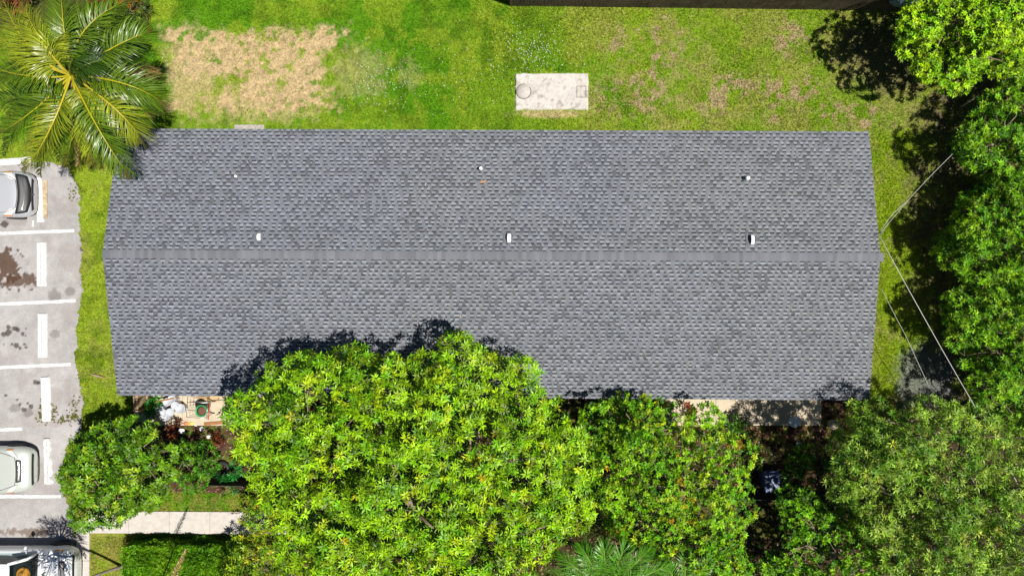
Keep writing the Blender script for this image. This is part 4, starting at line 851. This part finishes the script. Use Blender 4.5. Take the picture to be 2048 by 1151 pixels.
# ------------------------------------------------------------------ cars
def carpaint(name, col, rough=.28, metal=.35): return mat(name, col, rough, metal, coat=.8, spec=.5)
M_carglass = mat('car_glass', (.012, .02, .022), .04, spec=.9); M_lens = mat('headlight_lens', (.55, .55, .52), .12, coat=.6); M_amber = mat('amber_lens', (.55, .2, .05), .2, coat=.5)
M_wshield = mat('clear_windshield', (.01, .02, .022), .04, spec=.9); M_plastic = mat('black_plastic', (.015, .015, .016), .5); M_chrome = mat('chrome', (.75, .75, .76), .12, metal=1); M_tyre = mat('tyre_rubber', (.02, .02, .02), .85, bump=.3, bscale=60)
M_tail = mat('tail_lens', (.3, .01, .01), .15, coat=.6)
def interp(xs, ys, x): return float(np.interp(x, xs, ys))
def car(name, nose, L, Wd, H, hood, cowl, roof0, roof1, paint, label, cat='car', kind='sedan', nose_r=.55, hz=.95, nz=.72, front=(-.05, -.15, .05, .5, -.14, -.36, .6, .93), bed=False, pr=.035):
    """local frame: nose at x=0, body toward -x. heights: hood front nz, cowl hz, roof H"""
    root = empty(name, (nose[0], nose[1], 0), 0, label, cat); hw = Wd / 2
    # lower body loft
    xs = [0, -.06, -.16, -.32, -.6, -1.0, -hood * .75, -hood, -cowl - .4, -L * .5, -L * .72, -L * .86, -L + .3, -L + .1, -L]
    xs = sorted(set(round(x, 3) for x in xs), reverse=True)
    def plan(x):                        # half width
        t = -x; f = math.sqrt(max(0, 1 - max(0, 1 - t / nose_r) ** 2.6)) if t < nose_r else 1; f = .60 + .40 * f
        tr = L + x; f2 = (.78 + .22 * math.sqrt(max(0, 1 - max(0, 1 - tr / .35) ** 2))) if tr < .35 else 1
        return hw * f * f2
    tz = lambda x: interp([-L, -L + .08, -L + .5, -L * .72, -cowl, -hood, -.45, -.18, -.06, 0], [.75, .86, hz + (.04 if not bed else .1), hz + .04, hz + .03, hz, (hz + nz) / 2 + .03, nz, nz - .1, nz - .22], x)
    b = MB(); M_ = 15; vs = []
    for x in xs:
        w = plan(x); z = tz(x); zb = .24; prof = []
        P_ = [(-1, 0), (-1.0, .35), (-.995, .6), (-.965, .82), (-.88, .955), (-.66, 1.0), (-.33, 1.02), (0, 1.026)]
        P_ = P_ + [(-a_, c_) for a_, c_ in P_[-2::-1]]
        for a_, c_ in P_: vs.append((x, a_ * w * (1 if c_ > 0 else .93), zb + (z - zb) * c_))
    fs = [(i * M_ + j, i * M_ + j + 1, (i + 1) * M_ + j + 1, (i + 1) * M_ + j) for i in range(len(xs) - 1) for j in range(M_ - 1)]
    fs += [tuple(range(M_))[::-1], tuple((len(xs) - 1) * M_ + j for j in range(M_)), ]
    fs += [(i * M_, (i + 1) * M_, (i + 1) * M_ + M_ - 1, i * M_ + M_ - 1) for i in range(len(xs) - 1)]
    b.add(vs, fs, True); body = b.build('body', paint, root, subsurf=1)
    def on(x, a_, up=.0):               # a point on the upper skin (a_ in -1..1 across)
        w = plan(x); z = tz(x); A_ = abs(a_); c_ = interp([0, .33, .66, .88, .965, 1.0], [1.026, 1.02, 1, .955, .82, .5], A_)
        return Vector((x, a_ * w, .24 + (z - .24) * c_ + up))
    def patch(name_, m_, x0f, x1f, a0, a1, up=.012, n=8, parent=root, thick=.01):
        vs = []
        for i in range(n + 1):
            a_ = a0 + (a1 - a0) * i / n; 
            for j in range(5):
                x0, x1 = (x0f(a_) if callable(x0f) else x0f), (x1f(a_) if callable(x1f) else x1f); x = x0 + (x1 - x0) * j / 4; vs.append(on(x, a_, up))
        f_ = [(i * 5 + j, i * 5 + j + 1, (i + 1) * 5 + j + 1, (i + 1) * 5 + j) for i in range(n) for j in range(4)]
        o = MB().add(vs, f_, True).build(name_, m_, parent); s_ = o.modifiers.new('s', 'SOLIDIFY'); s_.thickness = thick; s_.offset = 1 if 0 else 0; return o
    # bonnet shut line, lights, grille
    gx0, gx1, gk, ga, l0, l1, la0, la1 = front
    for s in (-1, 1):
        patch('headlight', M_lens, lambda a_: l0 - .22 * (abs(a_) - la0) / (la1 - la0), lambda a_: l1 - .30 * (abs(a_) - la0) / (la1 - la0), s * la0, s * la1, .006)
        patch('indicator', M_amber, l0 - .20, l1 - .26, s * (la1 + .005), s * min(.96, la1 + .05), .008)
    patch('grille', M_plastic, lambda a_: gx0 - gk * a_ * a_, lambda a_: gx1 - gk * a_ * a_, -ga, ga, .010, 14)
    patch('grille_bar', M_chrome, lambda a_: (gx0 * .54 + gx1 * .46) - gk * a_ * a_, lambda a_: (gx0 * .48 + gx1 * .52) - gk * a_ * a_, -ga * .92, ga * .92, .016, 14)
    patch('badge', M_chrome, gx0 + .05, gx0 + .01, -.05, .05, .02, 4)
    patch('bumper_trim', M_plastic, -.012, -.05, -.9, .9, .006, 14)
    hx = gx1 - .02; xe = lambda t: hx - (gk + .04) * t * t
    for s in (-1, 1):
        MB().tube([on(x, s * (.58 + .22 * min(1, (x - hx) / (-hood - hx) * 1.6)), .010) for x in np.linspace(xe(.58), -hood, 12)], .008, 5).build('bonnet_seam', M_plastic, root)
    MB().tube([on(xe(t), t, .010) for t in np.linspace(-.58, .58, 13)], .008, 5).build('bonnet_seam', M_plastic, root)
    patch('cowl', M_plastic, -hood, -hood - .12, -.84, .84, .012, 12)
    # cabin: glass shell, pillars and roof
    gl = MB(); zb = hz + .0; zs = H
    def ring(x, w, z): return [(x, -w, z), (x, -w * .7, z + .02), (x, 0, z + .035), (x, w * .7, z + .02), (x, w, z)]
    w0, w1 = hw * .86, hw * .70
    rows = [ring(-hood - .10, w0, zb - .02), ring(-(hood + cowl) / 2 - .05, (w0 + w1) / 2 + .01, (zb + zs) / 2 + .03), ring(-roof0, w1, zs - .03), ring(-(roof0 + roof1) / 2, w1, zs - .005), ring(-roof1, w1, zs - .04), ring(-(roof1 + (roof1 + (.25 if bed else .8))) / 2, (w0 + w1) / 2, (zb + zs) / 2 + .02), ring(-(roof1 + (.25 if bed else .8)), w0, zb)]
    vs = [p for r_ in rows for p in r_]; nr_ = len(rows); fs = [(i * 5 + j, i * 5 + j + 1, i * 5 + j + 6, i * 5 + j + 5) for i in range(nr_ - 1) for j in range(4)]
    k = len(vs); 
    for s in (0, 4):
        base = [(r_[s][0], r_[s][1] / abs(r_[s][1]) * w0 * 1.02, zb - .03) for r_ in rows]; m_ = len(vs); vs += base
        fs += [(i * 5 + s, (i + 1) * 5 + s, m_ + i + 1, m_ + i) for i in range(nr_ - 1)]
    gl.add(vs, fs, True); gl.build('window_glass', M_wshield if bed else M_carglass, root)
    rf = MB(); rr = [ring(-roof0 + .05, w1 + .015, zs - .03), ring(-roof0 - .15, w1 + .02, zs + .01), ring(-(roof0 + roof1) / 2, w1 + .02, zs + .02), ring(-roof1 + .1, w1 + .02, zs), ring(-roof1 - .05, w1 + .015, zs - .04)]
    vs = [p for r_ in rr for p in r_]; rf.add(vs, [(i * 5 + j, i * 5 + j + 1, i * 5 + j + 6, i * 5 + j + 5) for i in range(4) for j in range(4)], True)
    o = rf.build('roof', paint, root, subsurf=1); s_ = o.modifiers.new('s', 'SOLIDIFY'); s_.thickness = .03; s_.offset = -1
    for s in (-1, 1):
        MB().tube([(-hood - .08, s * w0 * 1.0, zb), (-(hood + cowl) / 2 - .03, s * ((w0 + w1) / 2 + .02), (zb + zs) / 2 + .04), (-roof0, s * (w1 + .01), zs)], pr, 8).build('pillar', paint, root)
        xm = -(roof0 + roof1) / 2 - .1; MB().tube([(xm, s * w0 * 1.02, zb), (xm, s * (w1 + .01), zs)], .035, 8).build('pillar', paint, root)
        rb = roof1 + (.25 if bed else .8); MB().tube([(-rb, s * w0, zb), (-roof1, s * (w1 + .01), zs - .02)], .04, 8).build('pillar', paint, root)
        m0 = Vector((-hood - .42, s * hw * .98, zb + .06)); b = MB()
        b.lathe([(.0, -.07), (.07, -.06), (.095, 0), (.07, .06), (.0, .07)], n=12, M=Matrix.Translation(m0 + Vector((0, s * .1, .03))) @ Matrix.Diagonal((.75, 1.25, 1, 1))); b.tube([m0 + Vector((0, -s * .08, 0)), m0 + Vector((0, s * .06, .02))], .02, 6)
        b.build('wing_mirror', paint, root)
        for wx in (-.85, -L + .85):
            wl = MB(); Mx = Matrix.Translation((wx, s * (hw - .09), .32)) @ Matrix.Rotation(R(90), 4, 'X'); wl.lathe([(.19, -.1), (.32, -.1), (.335, -.06), (.335, .06), (.32, .1), (.19, .1)], n=24, M=Mx); w_ = wl.build('wheel', M_tyre, root)
            MB().lathe([(.0, -.085), (.18, -.095), (.19, -.05), (.19, .05), (.18, .095), (.0, .085)], n=16, M=Mx).build('rim', M_chrome, w_)
        MB().box(-L - .012, -L + .06, *sorted((s * hw * .5, s * hw * .72)), .62, .78).build('tail_light', M_tail, root, bevel=.01)
    for yy in (-.42, .12): MB().tube([(-hood - .06, yy, zb + .02), (-hood - .22, yy + .25, zb + .12), (-hood - .30, yy + .5, zb + .17)], .009, 5).build('wiper', M_plastic, root)
    return root
nt_ = M_wshield.node_tree; tb = nt_.nodes.new('ShaderNodeBsdfTransparent'); tb.inputs[0].default_value = (.85, .95, .92, 1); mxx = nt_.nodes.new('ShaderNodeMixShader'); mxx.inputs[0].default_value = .72
nt_.links.new(nt_.nodes['Principled BSDF'].outputs[0], mxx.inputs[1]); nt_.links.new(tb.outputs[0], mxx.inputs[2]); nt_.links.new(mxx.outputs[0], nt_.nodes['Material Output'].inputs[0])
P_silver = carpaint('silver_paint', (.50, .51, .54), .3, .4); P_pale = carpaint('champagne_paint', (.50, .53, .48), .26, .3); P_white = carpaint('white_paint', (.72, .73, .74), .25, 0)
z = .75
n0 = P(66, 389, .6); car('silver_car', n0, 4.5, 1.84, 1.42, 1.14, 1.4, 2.05, 3.25, P_silver, 'silver car with a black front bumper nosed up to the top wheel stop', nose_r=.6, hz=.95, nz=.74, front=(-.03, -.42, .16, .86, -.46, -.72, .62, .92))
n0 = P(67, 938, .6); car('champagne_car', n0, 4.6, 1.86, 1.45, 1.45, 1.6, 2.2, 3.4, P_pale, 'pale greenish white car with a rounded nose facing the worn wheel stop', nose_r=.75, hz=.98, nz=.76, front=(-.30, -.46, .12, .48, -.42, -.60, .60, .88))
n0 = P(149, 1145, .8); tk = car('white_truck', n0, 5.4, 2.04, 1.82, 1.2, 1.5, 1.92, 3.5, P_white, 'large white pickup truck at the bottom left with a dark windshield', 'truck', nose_r=.5, hz=1.15, nz=.98, front=(-.24, -.40, .10, .56, -.16, -.42, .66, .92), bed=True, pr=.06)
hat = tag(MB().lathe([(.30, .0), (.22, .025), (.15, .04), (.13, .10), (.07, .13), (.001, .135)], n=36).build('straw_hat', mat('orange_straw', (.85, .32, .02), .7, var=.35, vscale=26), loc=P(46, 1148, 1.24)), 'round orange straw hat lying behind the truck windshield', 'hat')
MB().box(-3.4, -1.3, -.8, .8, 1.16, 1.215).build('dashboard', M_plastic, tk)
MB().box(-5.2, -3.95, -.78, .78, 1.262, 1.27).build('bed_cover', M_plastic, tk)
# ------------------------------------------------------------------ patio clutter
M_bucket = mat('white_bucket_plastic', (.44, .46, .5), .35); M_blueb = mat('blue_label', (.12, .2, .4), .4)
bl = [(327, 813, 'leftmost white bucket of the heap near the wooden fence panel'), (339, 804, 'white bucket at the back of the heap nearest the eave'), (351, 800, 'white bucket at the upper right of the heap'), (343, 819, 'white bucket in the front row of the heap'),
      (355, 809, 'white bucket in the centre of the heap'), (366, 817, 'rightmost and largest white bucket beside the wire cart'), (338, 832, 'grey white bucket at the front of the heap in the leaves'), (333, 824, 'shaded white bucket between leaves and the heap')]
for i, (x, y, lab) in enumerate(bl):
    r_ = .155 if i != 5 else .185; root = empty('plastic_bucket', P(x + 4, y - 2), 0, lab, 'bucket', 'white buckets heaped on the left patio'); root.location.z = .03
    root.rotation_euler = (R(random.uniform(-9, 9)), R(random.uniform(-16, 4)), random.uniform(0, 6)); root.location.z = .055
    MB().lathe([(r_ * .86, 0), (r_ * .9, .02), (r_ * .98, .34), (r_ * 1.03, .35), (r_ * 1.03, .37)], n=20).build('bucket_body', M_bucket, root)
    MB().lathe([(r_ * 1.06, .365), (r_ * 1.06, .39), (r_ * .95, .395), (r_ * .92, .38), (.001, .38)], n=20).build('lid', M_bucket, root)
    b = MB(); b.tube([(r_ * math.cos(t) * 1.04, r_ * math.sin(t) * 1.04, .3 - .0 * t) for t in np.linspace(0, math.pi, 9)], .006, 5); b.build('handle', M_steel, root)
# wire shopping cart lying/standing beside the pot
cp = P(403, 822); M_red = mat('red_plastic', (.45, .04, .03), .4)
c0 = P(416, 812); root = empty('shopping_cart', c0, R(-4), 'wire shopping cart with a red handle beside the buckets', 'cart')
b = MB(); x0, x1, y0, y1, zt_, zb_ = -.44, .36, -.3, .3, .92, .5
for z_, k in ((zt_, 1), (.7, .93), (zb_, .85)):
    q = [(x0 * k, y0 * k, z_), (x1 * k, y0 * k, z_), (x1 * k, y1 * k, z_), (x0 * k, y1 * k, z_), (x0 * k, y0 * k, z_)]
    for i in range(4): b.tube([q[i], q[i + 1]], .011 if z_ == zt_ else .006, 5)
for i in range(9):
    t = x0 + (x1 - x0) * i / 8
    for yy in (y0, y1): b.tube([(t, yy, zt_), (t * .85, yy * .85, zb_)], .004, 4)
for i in range(3): t = y0 + (y1 - y0) * (i + 1) / 4; b.tube([(x0 * .85, t * .85, zb_), (x1 * .85, t * .85, zb_)], .004, 4); b.tube([(x0, t, zt_), (x0 * .85, t * .85, zb_)], .004, 4)
b.build('basket', M_steel, root)
b = MB()
for yy in (-.24, .24): b.tube([(x1, yy, zt_), (x1 - .05, yy, .5), (x1 - .1, yy, .14), (x0 + .1, yy * .8, .14)], .012, 6)
b.build('frame', M_steel, root)
MB().tube([(x1 + .1, y0 - .02, 1.0), (x1 + .1, y1 + .02, 1.0)], .018, 8).build('handle', M_red, root)
b = MB(); b.tube([(x1, y0, zt_), (x1 + .1, y0, 1.0)], .012, 6); b.tube([(x1, y1, zt_), (x1 + .1, y1, 1.0)], .012, 6); b.build('handle_bracket', M_steel, root)
for wx, wy in ((x1 - .1, -.24), (x1 - .1, .24), (x0 + .1, -.19), (x0 + .1, .19)):
    MB().lathe([(.02, -.015), (.06, -.015), (.06, .015), (.02, .015)], n=14, M=Matrix.Translation((wx, wy, .07)) @ Matrix.Rotation(R(90), 4, 'X')).build('wheel', M_black, root)
root = empty('plant_pot', P(403, 821, .85), 0, 'round green pot full of brown soil standing in the wire cart', 'pot'); root.location.z = .52
MB().lathe([(.15, 0), (.17, .02), (.20, .34), (.235, .35), (.235, .39), (.20, .39), (.19, .33)], n=28).build('pot_shell', mat('green_pot', (.03, .26, .09), .4), root)
MB().lathe([(.19, .33), (.1, .345), (.001, .35)], n=20).build('soil', M_soil, root)
# boards, cardboard and stones
M_card = mat('cardboard', A(222, 190, 140), .85, var=.08, vscale=6)
a0 = P(396, 803); a1 = P(440, 780)
tag(MB().box(a0[0], a1[0], a0[1], a1[1], .034, .042).build('cardboard_sheet', M_card), 'tan cardboard sheet lying on the left patio at the eave', 'cardboard')
M_plank = mat('plank_wood', A(176, 120, 66), .8, var=.2, vscale=9)
p = P(430, 845); o = MB().box(-.42, .42, -.06, .06, 0, .05).build('wooden_plank', M_plank, loc=(p[0], p[1], .035), bevel=.005); o.rotation_euler.z = R(5); tag(o, 'brown wooden plank edging the left patio near the mango tree', 'plank')
p = P(340, 796); o = MB().box(-.36, .36, -.03, .03, 0, .04).build('wooden_plank', M_plank, loc=(p[0], p[1], .42), bevel=.005); o.rotation_euler = (0, R(4), R(12)); tag(o, 'dark brown stick lying across the back of the white buckets', 'plank'); 
p = P(430, 803, .4); o = MB().tube([(-.3, 0, .02), (.3, .03, .03)], .018, 6).build('stick', M_bark, loc=(p[0], p[1], .04)); tag(o, 'thin dark stick beside the wire cart on the left patio', 'stick')
def stone(px, py, r, col, lab, nm='garden_stone', seed=0):
    bm = bmesh.new(); bmesh.ops.create_icosphere(bm, subdivisions=3, radius=r)
    for v in bm.verts: k = 1 + .3 * mnoise.noise(v.co * (1.6 / r) + Vector((seed, 0, 0))); v.co = Vector((v.co.x * k, v.co.y * k * .85, v.co.z * k * .6))
    me = bpy.data.meshes.new(nm); bm.to_mesh(me); bm.free(); me.materials.append(mat(nm + '_surface', col, .85, var=.12, vscale=12)); o = bpy.data.objects.new(nm, me); link(o); q = P(px, py); o.location = (q[0], q[1], r * .35)
    me.polygons.foreach_set('use_smooth', [True] * len(me.polygons)); return tag(o, lab, 'stone')
stone(364, 861, .13, (.7, .7, .7), 'white rounded stone in the leaves below the buckets', seed=1)
stone(405, 857, .11, (.7, .68, .66), 'white stone below the wire cart near the patio edge', seed=2)
stone(392, 849, .06, (.62, .6, .58), 'small pale stone at the patio edge below the green pot', seed=3)
stone(373, 846, .10, (.5, .18, .07), 'orange brick piece at the patio edge', seed=4)
stone(384, 846, .09, (.6, .5, .06), 'yellow painted stone at the patio edge', seed=5)
stone(418, 872, .1, (.6, .58, .5), 'pale stone in the leaves left of the mango crown', seed=6)
stone(1440, 868, .12, (.6, .55, .5), 'pale stone in the gap of the yellow tipped tree', seed=7)
stone(1432, 880, .14, (.62, .56, .52), 'larger pale stone in the gap of the yellow tipped tree', seed=8)
stone(1597, 888, .12, (.35, .4, .5), 'bluish stone in the shaded mulch bed', seed=9)
# tyre planter near the dark fence
root = empty('tyre_planter', P(447, 935), 0, 'old black tyre standing behind the dark fence left of the mango tree', 'tyre')
MB().lathe([(.17, .02), (.25, 0), (.31, .06), (.31, .16), (.25, .22), (.17, .2), (.17, .02)], n=28).build('tyre', M_black, root); MB().lathe([(.17, .1), (.08, .13), (.001, .14)], n=18).build('soil', M_soil, root)
# right patio
root = empty('round_table', P(1579, 838), 0, 'round speckled grey side table at the edge of the right patio', 'table')
MB().lathe([(.215, .5), (.225, .51), (.225, .53), (.21, .54), (.001, .54)], n=32).build('tabletop', mat('speckled_top', (.62, .66, .7), .4, var=.3, vscale=30), root)  # grey top, tone varied by fine noise
for k in range(3): t = k * 2.094; MB().tube([(.05 * math.cos(t), .05 * math.sin(t), .5), (.1 * math.cos(t), .1 * math.sin(t), .25), (.19 * math.cos(t), .19 * math.sin(t), .03)], .013, 6).build('leg', M_steel, root)
root = empty('plant_pot', P(1660, 846), 0, 'round cream coloured pot at the corner of the right patio', 'pot')
MB().lathe([(.12, 0), (.15, .02), (.18, .3), (.195, .31), (.195, .34), (.165, .34), (.15, .28)], n=24).build('pot_shell', mat('cream_pot', (.6, .5, .36), .6), root); MB().lathe([(.15, .28), (.05, .3), (.001, .3)], n=16).build('soil', mat('pale_gravel', (.55, .48, .38), .9, var=.2, vscale=40), root)
# blue wheeled bin
root = empty('wheeled_bin', P(1526, 952), R(4), 'dark blue wheeled bin with a closed lid in front of the dark fence', 'bin'); M_bin = mat('blue_bin_plastic', (.03, .06, .16), .45, var=.15, vscale=12)
b = MB(); b.add([(-.24, -.28, .08), (.24, -.28, .08), (.24, .28, .08), (-.24, .28, .08), (-.3, -.36, .98), (.3, -.36, .98), (.3, .36, .98), (-.3, .36, .98)], [(0, 3, 2, 1), (4, 5, 6, 7), (0, 1, 5, 4), (1, 2, 6, 5), (2, 3, 7, 6), (3, 0, 4, 7)]); b.build('bin_body', M_bin, root, bevel=.03)
b = MB(); b.add([(-.32, -.39, .985), (.32, -.39, .985), (.32, .38, .985), (-.32, .38, .985), (-.28, -.34, 1.05), (.28, -.34, 1.05), (.28, .33, 1.07), (-.28, .33, 1.07)], [(0, 3, 2, 1), (4, 5, 6, 7), (0, 1, 5, 4), (1, 2, 6, 5), (2, 3, 7, 6), (3, 0, 4, 7)]); b.build('lid', M_bin, root, bevel=.02)
MB().tube([(-.25, .43, .98), (.25, .43, .98)], .018, 8).build('handle', M_bin, root)
for s in (-1, 1): MB().lathe([(.03, -.03), (.12, -.03), (.12, .03), (.03, .03)], n=18, M=Matrix.Translation((s * .27, .3, .12)) @ Matrix.Rotation(R(90), 4, 'Y')).build('wheel', M_black, root)
# ------------------------------------------------------------------ wires and pole
def wire(pts, r, name, label, sag=.0):
    V_ = [Vector(p) for p in pts]; b = MB(); out = []
    for i in range(len(V_) - 1):
        for k in range(14 if len(V_) < 4 else 3):
            t = k / (14 if len(V_) < 4 else 3); q = V_[i].lerp(V_[i + 1], t); q.z -= sag * 4 * t * (1 - t); out.append(q)
    out.append(V_[-1]); b.tube(out, r, 6); return tag(b.build(name, M_wire), label, 'wire')
zz = 3.35
wire([P(1758, 470, zz), P(1850, 638, 3.2), P(1946, 806, 2.9), P(2060, 1010, 2.6)], .012, 'service_cable', 'thick pale overhead cable running from the roof end to the lower right', .02)
wire([P(1760, 468, zz), P(1830, 385, 3.3), P(1905, 308, 3.3)], .008, 'service_cable', 'pale cable running from the roof end up toward the right edge trees', .05)
wire([P(1763, 577, 3.2), P(1812, 672, 3.0), P(1868, 793, 2.7), P(1960, 990, 2.4)], .007, 'telephone_wire', 'thin pale wire left of the thick overhead cable', .02)
wire([P(1762, 462, zz), P(1782, 432, 3.0), P(1812, 404, 3.0)], .008, 'telephone_wire', 'short thin wire just above the roof end cable clamp', .05)
p = P(1757, 466, 3.2); root = empty('service_mast', (p[0] + .02, p[1], 2.9), 0, 'small grey cable clamp and mast at the right end of the ridge', 'mast')
MB().tube([(0, 0, -.5), (0, 0, .42)], .022, 8).build('pipe', M_steel, root); MB().lathe([(.035, .4), (.05, .44), (.03, .49), (.0, .5)], n=12).build('weather_head', M_steel, root)
q0 = P(1922, 214, .1); q1 = P(1956, 192, .9)
tag(MB().tube([q0, (Vector(q0) + Vector(q1)) / 2, q1], .022, 8).build('leaning_pole', M_wire), 'pale pole leaning in the shade under the upper right trees', 'pole')
print('objects', len(SC.objects), 'tris', sum(len(o.data.polygons) for o in SC.objects if o.type == 'MESH'))
